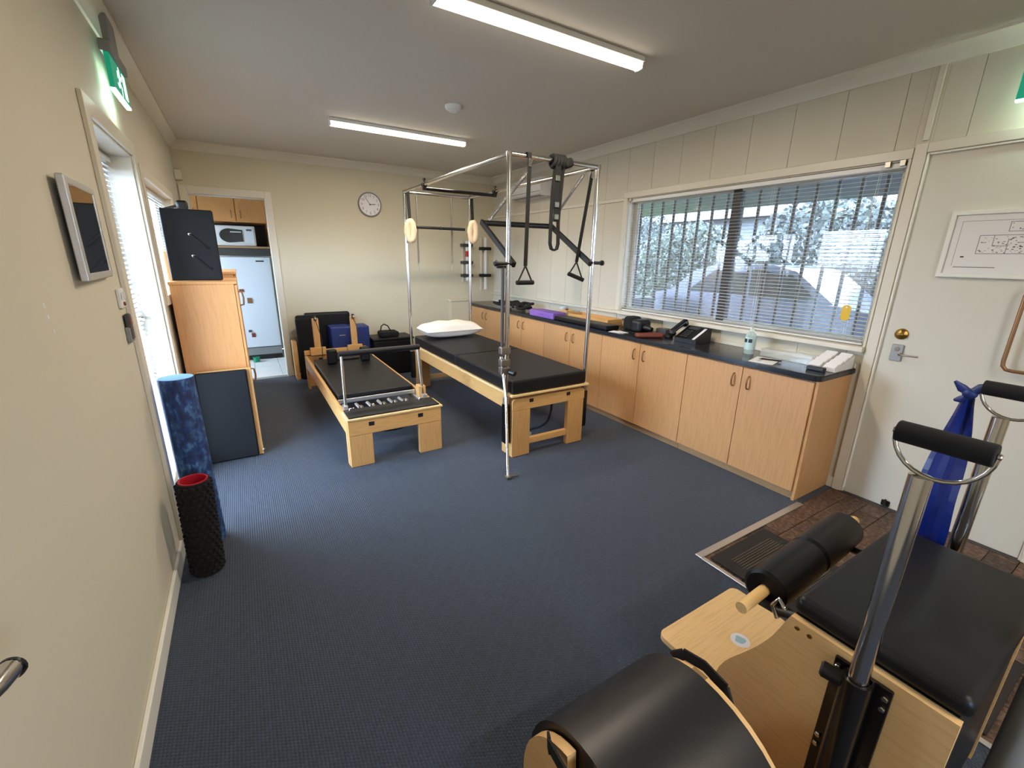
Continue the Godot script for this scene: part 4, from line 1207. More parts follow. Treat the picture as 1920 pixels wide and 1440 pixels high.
	for sgn in [1.0, -1.0]:
		for i in nn + 1:
			for j in nn + 1:
				var u := -1.0 + 2.0 * i / nn
				var v := -1.0 + 2.0 * j / nn
				var f := pow(maxf(0.0, (1.0 - pow(absf(u), 2.6)) * (1.0 - pow(absf(v), 2.6))), 0.40)
				var wav := 0.006 * sin(u * 9.0 + v * 4.0) * f
				var pin := 1.0 - 0.07 * (1.0 - absf(u)) * absf(v)
				grid[[sgn, i, j]] = Vector3(1.97 + u * 0.335, 0.708 + sgn * (0.088 * f + (wav if sgn > 0 else 0.0)), -4.60 + v * 0.185 * pin)
	for sgn in [1.0, -1.0]:
		for i in nn:
			for j in nn:
				var P := [grid[[sgn, i, j]], grid[[sgn, i + 1, j]], grid[[sgn, i + 1, j + 1]], grid[[sgn, i, j + 1]]]
				var N := []
				for q in [[i, j], [i + 1, j], [i + 1, j + 1], [i, j + 1]]:
					var gx: Vector3 = grid[[sgn, mini(q[0] + 1, nn), q[1]]] - grid[[sgn, maxi(q[0] - 1, 0), q[1]]]
					var gz: Vector3 = grid[[sgn, q[0], mini(q[1] + 1, nn)]] - grid[[sgn, q[0], maxi(q[1] - 1, 0)]]
					N.append((gz.cross(gx).normalized()) * sgn)
				quadn(ps, P[0], P[1], P[2], P[3], N[0], N[1], N[2], N[3])
	obj("cushion", ps, M.cotton, pw)
	var seam := []
	for e in [[-1, -1], [1, -1], [1, 1], [-1, 1]]:
		seam.append(Vector3(1.97 + e[0] * 0.334, 0.708, -4.60 + e[1] * 0.189))
	var sst := st0()
	atube(sst, seam, 0.003, 6, false, true)
	obj("seam", sst, M.cotton, pw)

func hand_strap(t: Node3D, top: Vector3, bottom: Vector3, along: Vector3) -> void:
	var ss := st0()
	var fork := bottom + Vector3(0, 0.115, 0)
	astrap(ss, [top + Vector3(0, 0, -0.02), top + Vector3(0, 0.004, 0.0), top + Vector3(0, 0, 0.022), top + Vector3(0, -0.05, 0.024), fork], Vector3.RIGHT, 0.03, 0.004)
	obj("strap", ss, M.strap, t)
	pbox(t, "hook", top + Vector3(-0.012, -0.085, 0.012), top + Vector3(0.012, -0.035, 0.034), M.chrome, 0.004)
	for s in [-1.0, 1.0]:
		ptube(t, "side_web", [fork, bottom + along * (s * 0.062)], 0.006, M.strap, 8)
	ptube(t, "grip", [bottom - along * 0.07, bottom + along * 0.07], 0.016, M.foam, 12)

func build_reformer() -> void:
	var t := thing("reformer", Vector3(0.87, 0, -4.25), "low wooden reformer bed with black sliding carriage and foot bar", "reformer")
	var x0 := 0.508
	var x1 := 1.215
	var zn := -3.05
	var zf := -5.45
	var top := 0.372
	for e in [[zn - 0.04], [zf]]:
		var z: float = e[0]
		for a in [[x0, x0 + 0.168], [x1 - 0.185, x1]]:
			pbox(t, "leg", Vector3(a[0], 0, z), Vector3(a[1], 0.245, z + 0.04), M.birch_y, 0.005)
		pbox(t, "end_board", Vector3(x0, 0.245, z), Vector3(x1, top - 0.012, z + 0.04), M.birch_x, 0.004)
		for bx in [x0 + 0.165, x1 - 0.17]:
			pbox(t, "slot", Vector3(bx - 0.02, 0.305, z + 0.038), Vector3(bx + 0.02, 0.335, z + 0.042), M.black, 0.0)
	for a in [[x0 - 0.004, x0 + 0.024], [x1 - 0.024, x1 + 0.004]]:
		pbox(t, "side_rail", Vector3(a[0], 0.245, zf + 0.04), Vector3(a[1], top, zn - 0.04), M.birch_z, 0.003)
		pbox(t, "leg_return", Vector3(a[0] + 0.001, 0, zn - 0.10), Vector3(a[1] - 0.001, 0.246, zn - 0.04), M.birch_y, 0.003)
		pbox(t, "leg_return", Vector3(a[0] + 0.001, 0, zf + 0.04), Vector3(a[1] - 0.001, 0.246, zf + 0.14), M.birch_y, 0.003)
		pbox(t, "track", Vector3(a[0] + (0.028 if a[0] < 0.8 else -0.03), 0.30, zf + 0.04), Vector3(a[1] + (0.03 if a[0] < 0.8 else -0.028), 0.325, zn - 0.04), M.alu, 0.003)
	pbox(t, "platform_edge", Vector3(x0 - 0.006, top - 0.012, zn - 0.20), Vector3(x1 + 0.012, top + 0.004, zn + 0.008), M.ply_edge, 0.004)
	ppad(t, "standing_pad", Vector3(x0 + 0.01, top + 0.004, zn - 0.195), Vector3(x1 - 0.01, top + 0.016, zn - 0.008), M.vinyl, 0.005)
	# spring bar with chrome spring ends
	pbox(t, "spring_tray", Vector3(x0 + 0.03, 0.275, zn - 0.42), Vector3(x1 - 0.03, 0.285, zn - 0.21), M.black, 0.0)
	ptube(t, "spring_bar", [Vector3(x0 + 0.03, 0.34, zn - 0.25), Vector3(x1 - 0.03, 0.34, zn - 0.25)], 0.008, M.black, 8)
	for i in 5:
		var x := 0.665 + i * 0.088
		ptube(t, "spring_hook", [Vector3(x, 0.345, zn - 0.235), Vector3(x, 0.375, zn - 0.25), Vector3(x, 0.37, zn - 0.275), Vector3(x, 0.345, zn - 0.30)], 0.0135, M.chrome, 10)
		pcoil(t, "spring", Vector3(x, 0.34, zn - 0.30), Vector3(x, 0.33, zn - 0.47), 0.011, 20, 0.003, M.steel)
	# carriage
	var cz0 := -5.02
	var cz1 := -3.60
	pbox(t, "carriage_board", Vector3(x0 + 0.045, 0.335, cz0), Vector3(x1 - 0.045, 0.362, cz1 + 0.01), M.black, 0.003)
	ppad(t, "carriage_pad", Vector3(x0 + 0.04, 0.362, cz0), Vector3(x1 - 0.04, 0.402, cz1), M.vinyl, 0.012)
	pbox(t, "carriage_edge", Vector3(x0 + 0.03, 0.332, cz1 + 0.012), Vector3(x1 - 0.03, 0.366, cz1 + 0.026), M.alu, 0.003)
	for x in [0.70, 1.035]:
		ppad(t, "shoulder_rest", Vector3(x - 0.05, 0.402, -4.78), Vector3(x + 0.05, 0.555, -4.71), M.vinyl_side, 0.02)
	ppad(t, "head_rest", Vector3(0.74, 0.40, -5.20), Vector3(1.0, 0.425, -4.86), M.vinyl, 0.012)
	# head end: raised board and rope posts with pulleys
	pbox(t, "head_board", Vector3(x0, top, zf), Vector3(x1, top + 0.055, zf + 0.03), M.birch_x, 0.004)
	for x in [0.655, 1.07]:
		pbox(t, "rope_post", Vector3(x - 0.035, top, zf + 0.032), Vector3(x + 0.035, 0.80, zf + 0.062), M.birch_y, 0.008)
		pdisc(t, "pulley", Vector3(x - 0.006, 0.795, zf + 0.085), Vector3.RIGHT, 0.024, 0.012, M.steel)
		pbox(t, "pulley_fork", Vector3(x - 0.014, 0.77, zf + 0.06), Vector3(x + 0.014, 0.83, zf + 0.075), M.black)
		pbox(t, "post_block", Vector3(x - 0.085, top, zf + 0.03), Vector3(x + 0.085, top + 0.09, zf + 0.075), M.birch_x, 0.005)
		ptube(t, "rope", [Vector3(x, 0.78, zf + 0.09), Vector3(x + 0.02, 0.60, -5.15), Vector3(x + 0.045 * signf(x - 0.87), 0.44, -4.76)], 0.004, M.strap, 6)
	# foot bar
	var fz := -3.36
	var fy := 0.79
	ptube(t, "foot_bar_post", [Vector3(0.548, 0.36, fz + 0.05), Vector3(0.560, fy, fz)], 0.012, M.chrome, 12)
	ptube(t, "foot_bar_post", [Vector3(1.165, 0.36, fz + 0.05), Vector3(1.150, fy, fz)], 0.012, M.chrome, 12)
	ptube(t, "foot_bar", [Vector3(0.545, fy, fz), Vector3(1.165, fy, fz)], 0.022, M.vinyl, 14)
	for e in [[0.53, 0.562], [1.15, 1.19]]:
		pbox(t, "foot_bar_bracket", Vector3(e[0], 0.30, fz + 0.02), Vector3(e[1], 0.405, fz + 0.085), M.alu, 0.004)
	pbox(t, "stop_block", Vector3(1.13, 0.372, fz - 0.03), Vector3(1.19, 0.47, fz + 0.05), M.birch_y, 0.004)
	for x in [0.56, 1.10]:
		ptube(t, "gear_pin", [Vector3(x, 0.33, -3.22), Vector3(x, 0.40, -3.22), Vector3(x + 0.03, 0.40, -3.22)], 0.006, M.chrome, 8)
	# black strap sagging under the near end board
	var sg := []
	for i in 9:
		var u := i / 8.0
		sg.append(Vector3(lerpf(x0 + 0.17, x1 - 0.19, u), 0.25 - 0.035 * sin(PI * u), zn - 0.06))
	ptube(t, "spring_strap", sg, 0.007, M.strap, 8)

func build_back_things() -> void:
	# black padded mats standing against the back wall
	var m1 := thing("padded_board", Vector3(0.86, 0, -5.9), "large black padded board standing against the back wall", "padded board")
	ppad(m1, "pad", Vector3(0.60, 0.02, -5.98), Vector3(1.14, 0.80, -5.90), M.vinyl_side, 0.03)
	pbox(m1, "backing", Vector3(0.61, 0.0, -6.02), Vector3(1.13, 0.79, -5.98), M.black)
	var m2 := thing("folded_mat", Vector3(0.6, 0, -5.78), "black folded mat standing left of the padded board", "mat")
	ppad(m2, "fold", Vector3(0.49, 0.0, -5.88), Vector3(0.70, 0.785, -5.82), M.foam, 0.03)
	ppad(m2, "fold", Vector3(0.48, 0.0, -5.82), Vector3(0.69, 0.76, -5.76), M.foam, 0.03)
	# low wooden box by the doorway
	var wb := thing("wooden_box", Vector3(0.42, 0, -5.85), "plain wooden box on the floor beside the kitchen doorway", "box")
	pbox(wb, "side", Vector3(0.425, 0.1, -6.02), Vector3(0.475, 0.47, -5.80), M.birch_y, 0.005)
	pbox(wb, "base", Vector3(0.425, 0.0, -6.02), Vector3(0.475, 0.095, -5.79), M.birch_z, 0.004)
	# blue boxes
	var b1 := thing("blue_box", Vector3(0.98, 0, -5.68), "blue vinyl sitting box, left of two, behind the reformer", "box", "blue boxes behind the reformer")
	ppad(b1, "cushion", Vector3(0.84, 0.0, -5.84), Vector3(1.07, 0.655, -5.56), M.blue_vinyl, 0.015)
	pbox(b1, "logo_patch", Vector3(0.93, 0.55, -5.561), Vector3(1.0, 0.56, -5.558), M.alu, 0.0)
	var b2 := thing("blue_box", Vector3(1.19, 0, -5.70), "blue vinyl sitting box, right of two, behind the reformer", "box", "blue boxes behind the reformer")
	ppad(b2, "cushion", Vector3(1.08, 0.0, -5.86), Vector3(1.30, 0.645, -5.60), M.blue_vinyl, 0.015)
	pbox(b2, "seam_tape", Vector3(1.085, 0.60, -5.601), Vector3(1.295, 0.606, -5.5985), M.blue_vinyl, 0.0)
	# black case and bag
	var bc := thing("black_case", Vector3(1.45, 0, -5.65), "big black case on the floor between reformer and trapeze table", "case")
	ppad(bc, "case", Vector3(1.32, 0.0, -5.85), Vector3(1.84, 0.46, -5.50), M.vinyl_side, 0.025)
	ppad(bc, "lid", Vector3(1.315, 0.455, -5.86), Vector3(1.845, 0.485, -5.49), M.vinyl, 0.012)
	var bg := thing("black_bag", Vector3(1.55, 0.485, -5.65), "small black bag with strap on top of the black case", "bag")
	ppad(bg, "bag", Vector3(1.43, 0.486, -5.75), Vector3(1.67, 0.555, -5.55), M.foam, 0.025)
	ptube(bg, "handle", [Vector3(1.45, 0.54, -5.65), Vector3(1.465, 0.62, -5.65), Vector3(1.50, 0.645, -5.65), Vector3(1.55, 0.62, -5.65), Vector3(1.585, 0.55, -5.65)], 0.008, M.strap, 8)
	# clock at five to three
	var ck := thing("wall_clock", Vector3(1.525, 2.0, ZB), "round white wall clock on the back wall", "clock")
	var cc := Vector3(1.525, 2.12, ZB)
	var s := st0()
	alathe(s, [Vector2(0, 0), Vector2(0.145, 0), Vector2(0.148, 0.02), Vector2(0.143, 0.034), Vector2(0.134, 0.034), Vector2(0.131, 0.024)], turn_to(cc, Vector3.BACK), 40)
	obj("rim", s, M.grey, ck)
	pdisc(ck, "face", cc + Vector3(0, 0, 0.012), Vector3.BACK, 0.132, 0.012, M.paper, 40)
	for i in 12:
		var a := TAU * (i + 1) / 12.0
		words(ck, "numeral", str(i + 1), cc + Vector3(sin(a) * 0.104, cos(a) * 0.104, 0.0245), Basis(), 0.028, M.black)
	for hnd in [[TAU * (2.9 / 12.0), 0.068, 0.007], [TAU * (54.0 / 60.0), 0.098, 0.005]]:
		var d := Vector3(sin(hnd[0]), cos(hnd[0]), 0)
		var hs := st0()
		abox(hs, cc + d * (hnd[1] * 0.42) + Vector3(0, 0, 0.0275), Vector3(hnd[2], hnd[1] * 1.16, 0.0015), 0.0, Basis(Vector3.BACK, -hnd[0]))
		obj("hand", hs, M.black, ck)
	pdisc(ck, "hub", cc + Vector3(0, 0, 0.024), Vector3.BACK, 0.008, 0.006, M.black)
	# clamp poles in the back corner
	for e in [[2.862, 1.16, 1.72, [1.66, 1.42, 1.235], M.dark_grey, "short wall pole with three dark clamps and red end"], [3.165, 1.03, 1.78, [1.62, 1.235], M.black, "long white wall pole with two dark clamps in the corner"]]:
		var x: float = e[0]
		var t := thing("wall_pole", Vector3(x, e[1], ZB), e[5], "pole", "clamp poles in the back corner")
		pbox(t, "rail", Vector3(x - 0.06, e[1] - 0.02, ZB), Vector3(x - 0.035, e[2], ZB + 0.02), M.trim)
		ptube(t, "pole", [Vector3(x, e[1], ZB + 0.06), Vector3(x, e[2], ZB + 0.06)], 0.024, M.white, 14)
		if x < 3.0:
			ptube(t, "red_end", [Vector3(x, 1.50, ZB + 0.06), Vector3(x, 1.58, ZB + 0.06)], 0.027, M.red, 14)
		for y in e[3]:
			pbox(t, "clamp", Vector3(x - 0.085, y - 0.022, ZB + 0.0), Vector3(x + 0.085, y + 0.022, ZB + 0.095), e[4], 0.008)
	# boxed ledge in the corner next to the bench
	var lg := thing("corner_ledge", Vector3(2.7, 0, ZB), "cream boxed ledge on the back wall beside the bench", "ledge")
	pbox(lg, "ledge_top", Vector3(2.55, 0.875, ZB), Vector3(2.866, 0.895, ZB + 0.13), M.trim)
	pbox(lg, "ledge_box", Vector3(2.57, 0.0, ZB), Vector3(2.862, 0.875, ZB + 0.11), M.wall_back)

func build_tall_cabinet() -> void:
	var t := thing("tall_cabinet", Vector3(-0.23, 0, -4.0), "tall beech cabinet standing against the left wall", "cabinet")
	pbox(t, "carcass", Vector3(-0.425, 0.0, -4.28), Vector3(-0.052, 1.285, -3.75), M.beech_tall, 0.002)
	pbox(t, "top", Vector3(-0.43, 1.285, -4.285), Vector3(-0.034, 1.305, -3.745), M.beech_tall, 0.002)
	for k in 2:
		var d := pbox(t, "door", Vector3(-0.051, 0.05 if k == 0 else 0.66, -4.275), Vector3(-0.034, 0.65 if k == 0 else 1.28, -3.755), M.beech_tall, 0.002)
		var y := 0.60 if k == 0 else 1.18
		ptube(d, "handle", [Vector3(-0.034, y - 0.05, -3.80), Vector3(-0.01, y - 0.045, -3.80), Vector3(-0.005, y, -3.80), Vector3(-0.01, y + 0.045, -3.80), Vector3(-0.034, y + 0.05, -3.80)], 0.006, M.bronze, 8)
	var t2 := thing("low_cabinet", Vector3(-0.23, 0, -4.7), "second beech cabinet behind the tall cabinet", "cabinet")
	pbox(t2, "carcass", Vector3(-0.425, 0.0, -5.0), Vector3(-0.055, 1.33, -4.34), M.beech_tall, 0.002)
	pbox(t2, "top", Vector3(-0.43, 1.33, -5.005), Vector3(-0.033, 1.352, -4.335), M.beech_tall, 0.002)
	pbox(t2, "door", Vector3(-0.055, 0.05, -4.99), Vector3(-0.037, 1.32, -4.35), M.beech_tall, 0.002)
	var bx := thing("wooden_board", Vector3(-0.39, 1.305, -4.1), "upright wooden board on the tall cabinet by the window", "board")
	pbox(bx, "board", Vector3(-0.438, 1.306, -4.25), Vector3(-0.405, 1.50, -3.905), M.beech_tall, 0.003)
	pbox(bx, "edge_strip", Vector3(-0.440, 1.50, -4.25), Vector3(-0.402, 1.512, -3.905), M.ply_edge, 0.002)
	# black board on top
	var bb := thing("black_board", Vector3(-0.26, 1.305, -3.86), "square black board with two eye bolts on top of tall cabinet", "board")
	var lean := Basis(Vector3.RIGHT, -0.05)
	var s := st0()
	abox(s, Vector3(-0.262, 1.545, -3.862), Vector3(0.298, 0.472, 0.05), 0.008, lean)
	obj("board", s, M.vinyl_side, bb)
	for y in [1.618, 1.475]:
		pdisc(bb, "eye_bolt", Vector3(-0.262, y, -3.835), Vector3.BACK, 0.010, 0.014, M.chrome)
		ptube(bb, "cord", [Vector3(-0.262, y, -3.822), Vector3(-0.225, y - 0.035, -3.815), Vector3(-0.185, y - 0.08, -3.82), Vector3(-0.165, y - 0.09, -3.832)], 0.007, M.strap, 8)
	var cm := thing("wall_speaker", Vector3(-0.36, 1.84, -4.7), "small black bracket speaker in front of the high window", "speaker")
	ptube(cm, "arm", [Vector3(XL, 1.83, -4.62), Vector3(-0.36, 1.86, -4.61)], 0.010, M.black, 8)
	ppad(cm, "body", Vector3(-0.37, 1.83, -4.66), Vector3(-0.295, 1.90, -4.58), M.black, 0.02)
	# padded jump board leaning against the cabinet
	var jb := thing("jump_board", Vector3(-0.2, 0, -3.64), "black padded jump board leaning against the tall cabinet", "jump board")
	var jl := Basis(Vector3.RIGHT, -0.055)
	var js := st0()
	apad(js, Vector3(-0.215, 0.345, -3.632), Vector3(0.315, 0.675, 0.03), 0.012, jl)
	obj("pad", js, M.vinyl, jb)
	var js2 := st0()
	abox(js2, Vector3(-0.200, 0.345, -3.660), Vector3(0.345, 0.685, 0.022), 0.004, jl)
	obj("ply_back", js2, M.birch_y, jb)
	pdisc(jb, "bolt", Vector3(-0.025, 0.04, -3.635), Vector3(0.3, 0, 1), 0.010, 0.014, M.chrome)

func build_rollers() -> void:
	var t := thing("blue_foam_roller", Vector3(-0.33, 0, -2.575), "long blue marbled foam roller standing by the left wall", "foam roller")
	var d := Vector3(-0.008, 0.912, -0.02)
	var s := st0()
	alathe(s, [Vector2(0.0, 0.0), Vector2(0.070, 0.0), Vector2(0.074, 0.005), Vector2(0.074, 0.905), Vector2(0.071, 0.91)], turn_to(Vector3(-0.331, 0.001, -2.575), d), 36)
	obj("foam", s, M.roller_blue, t)
	pdisc(t, "end_face", Vector3(-0.331, 0.001, -2.575) + d.normalized() * 0.9095, d, 0.0712, 0.002, M.roller_top, 36)
	var t2 := thing("grid_roller", Vector3(-0.33, 0, -2.30), "black knobbly roller with red core standing before the blue roller", "foam roller")
	var xf := turn_to(Vector3(-0.328, 0.001, -2.302), Vector3(0.012, 0.49, 0.0))
	var s2 := st0()
	alathe(s2, [Vector2(0.054, 0.0), Vector2(0.064, 0.0), Vector2(0.064, 0.485), Vector2(0.056, 0.485)], xf, 32)
	obj("sleeve", s2, M.foam, t2)
	var s3 := st0()
	alathe(s3, [Vector2(0.056, 0.0), Vector2(0.058, 0.489), Vector2(0.052, 0.489), Vector2(0.050, 0.0)], xf, 32)
	obj("core", s3, M.red, t2)
	var kn := st0()
	for r in 17:
		for k in 16:
			var a := TAU * (k + 0.5 * (r % 2)) / 16.0
			var dir := Vector3(cos(a), 0, sin(a))
			var p := xf * (dir * 0.068 + Vector3.UP * (0.018 + r * 0.028))
			abox(kn, p, Vector3(0.013, 0.017, 0.016), 0.004, xf.basis * Basis(dir, Vector3.UP, dir.cross(Vector3.UP)))
	var kno := obj("knobs", kn, M.foam, t2)
	kno.set_meta("kind", "stuff")

func build_chair() -> void:
	var t := thing("pedal_chair", Vector3(1.46, 0, -0.3), "wooden exercise chair with black padded seat and chrome handle poles", "exercise chair")
	var xn := 1.13
	var xf := 1.79
	# side panels with S-shaped fronts (z, y)
	var prof := [Vector2(-0.075, 0.0), Vector2(-0.075, 0.598), Vector2(-0.405, 0.598), Vector2(-0.415, 0.57), Vector2(-0.424, 0.54), Vector2(-0.436, 0.505), Vector2(-0.452, 0.468), Vector2(-0.470, 0.434), Vector2(-0.490, 0.40), Vector2(-0.508, 0.37), Vector2(-0.530, 0.335), Vector2(-0.548, 0.302), Vector2(-0.561, 0.268), Vector2(-0.568, 0.235), Vector2(-0.570, 0.2), Vector2(-0.568, 0.165), Vector2(-0.56, 0.13), Vector2(-0.55, 0.0)]
	for x in [xn, xf - 0.02]:
		var s := st0()
		aprism(s, prof, 0.02, xf_yz(x), 30.0)
		obj("side_panel", s, M.maple_z, t)
	pbox(t, "base_board", Vector3(xn + 0.02, 0.0, -0.55), Vector3(xf - 0.02, 0.025, -0.09), M.maple_x)
	pbox(t, "back_panel", Vector3(xn + 0.02, 0.025, -0.10), Vector3(xf - 0.02, 0.56, -0.08), M.black)
	pbox(t, "seat_board", Vector3(xn + 0.02, 0.575, -0.405), Vector3(xf - 0.02, 0.600, -0.08), M.black)
	ppad(t, "seat", Vector3(xn + 0.012, 0.600, -0.412), Vector3(xf - 0.005, 0.655, -0.066), M.vinyl, 0.022)
	# pedal
	var ped := []
	for p in rrect(0.475, 0.235, 0.03, 5):
		ped.append(Vector2(1.40 + p.x, -0.70 + p.y))
	var ps := st0()
	aprism(ps, ped, 0.02, xf_xz(0.135))
	obj("pedal", ps, M.maple_x, t)
	for x in [1.28, 1.52]:
		pbox(t, "pedal_arm", Vector3(x - 0.018, 0.105, -0.70), Vector3(x + 0.018, 0.135, -0.15), M.iron, 0.004)
	var stk := pdisc(t, "sticker", Vector3(1.40, 0.155, -0.638), Vector3.UP, 0.033, 0.0008, M.paper, 28)
	var ring := st0()
	for e in [[0.0, 0.0, 0.016], [0.009, 0.006, 0.010], [-0.010, -0.004, 0.009], [0.004, -0.012, 0.008]]:
		alathe(ring, [Vector2(e[2], 0.0), Vector2(e[2], 0.0005), Vector2(0.0, 0.0005)], Transform3D(Basis(), Vector3(1.40 + e[0], 0.1558 + 0.02 * (0.016 - e[2]), -0.638 + e[1])), 14)
	obj("sticker_print", ring, std(Color(0.60, 0.74, 0.80), 0.7), stk)
	# padded bar on a wooden dowel ahead of the seat
	var y := 0.555
	var A := Vector3(1.09, y, -0.512)
	var B := Vector3(1.885, y, -0.548)
	ptube(t, "dowel", [A, B], 0.0165, M.dowel, 16)
	var dir := (B - A).normalized()
	for e in [[0.125, 0.405], [0.412, 0.70]]:
		var s := st0()
		var L: float = (e[1] - e[0]) 
		alathe(s, [Vector2(0.02, 0.0), Vector2(0.052, 0.0), Vector2(0.062, 0.008), Vector2(0.064, L * 0.5), Vector2(0.062, L - 0.008), Vector2(0.052, L), Vector2(0.02, L)], turn_to(A + dir * e[0], dir), 28)
		obj("bar_pad", s, M.vinyl_side, t)
	for x in [1.20, 1.72]:
		ptube(t, "bar_bracket", [Vector3(x, y - 0.03, -0.515), Vector3(x, 0.53, -0.46), Vector3(x, 0.56, -0.40)], 0.012, M.iron, 8)
	ptube(t, "spring_hook", [Vector3(1.142, 0.595, -0.425), Vector3(1.142, 0.615, -0.445), Vector3(1.142, 0.585, -0.458), Vector3(1.142, 0.555, -0.44)], 0.006, M.chrome, 8)
	for z in [-0.385, -0.355]:
		pdisc(t, "screw", Vector3(xn, 0.575, z), Vector3.LEFT, 0.006, 0.003, M.brass, 10)
	# handle poles
	handle_pole(t, 1.093, -0.235, 1.0, 1.178)
	handle_pole(t, 1.832, -0.268, -1.0, 1.155)

func handle_pole(t: Node3D, x: float, z: float, toward: float, gy: float) -> void:
	# toward: +1 when the panel lies on the +x side
	var inner := x + toward * 0.037
	var s := st0()
	alathe(s, [Vector2(0.021, 0.0), Vector2(0.029, 0.0), Vector2(0.029, 0.52), Vector2(0.021, 0.52)], Transform3D(Basis(), Vector3(x, 0.06, z)), 24)
	abox(s, Vector3(x + toward * 0.032, 0.32, z), Vector3(0.010, 0.52, 0.115), 0.003)
	abox(s, Vector3(x + toward * 0.018, 0.32, z), Vector3(0.028, 0.52, 0.05), 0.003)
	obj("pole_sleeve", s, M.sleeve, t)
	for yy in [0.095, 0.125, 0.30, 0.33, 0.525, 0.555]:
		for zz in [-0.047, 0.047]:
			pdisc(t, "bolt", Vector3(inner - toward * 0.010, yy, z + zz), Vector3(-toward, 0, 0), 0.007, 0.007, M.chrome, 10)
	pdisc(t, "lock_knob", Vector3(x, 0.552, z - 0.028), Vector3(-0.25 * toward, 0, -1), 0.019, 0.042, M.black, 16)
	ptube(t, "pole", [Vector3(x, 0.10, z), Vector3(x, gy - 0.078, z)], 0.0195, M.chrome, 24)
	var arc := []
	for i in 15:
		var a := PI + PI * i / 14.0
		arc.append(Vector3(x, gy - 0.002 + 0.076 * sin(a), z + 0.016 + 0.072 * cos(a)))
	arc.push_front(Vector3(x, gy + 0.0, z + 0.016 - 0.072))
	arc.append(Vector3(x, gy + 0.0, z + 0.016 + 0.072))
	ptube(t, "handle_hoop", arc, 0.0045, M.chrome, 10)
	var g := st0()
	alathe(g, [Vector2(0.006, -0.070), Vector2(0.020, -0.070), Vector2(0.0215, -0.068), Vector2(0.0215, 0.068), Vector2(0.020, 0.070), Vector2(0.006, 0.070)], turn_to(Vector3(x, gy, z + 0.016), Vector3.BACK), 24)
	obj("foam_grip", g, M.foam, t)
	for e in [-0.076, 0.071]:
		pdisc(t, "grip_cap", Vector3(x, gy, z + 0.016 + e), Vector3.BACK, 0.006, 0.006, M.chrome, 10)

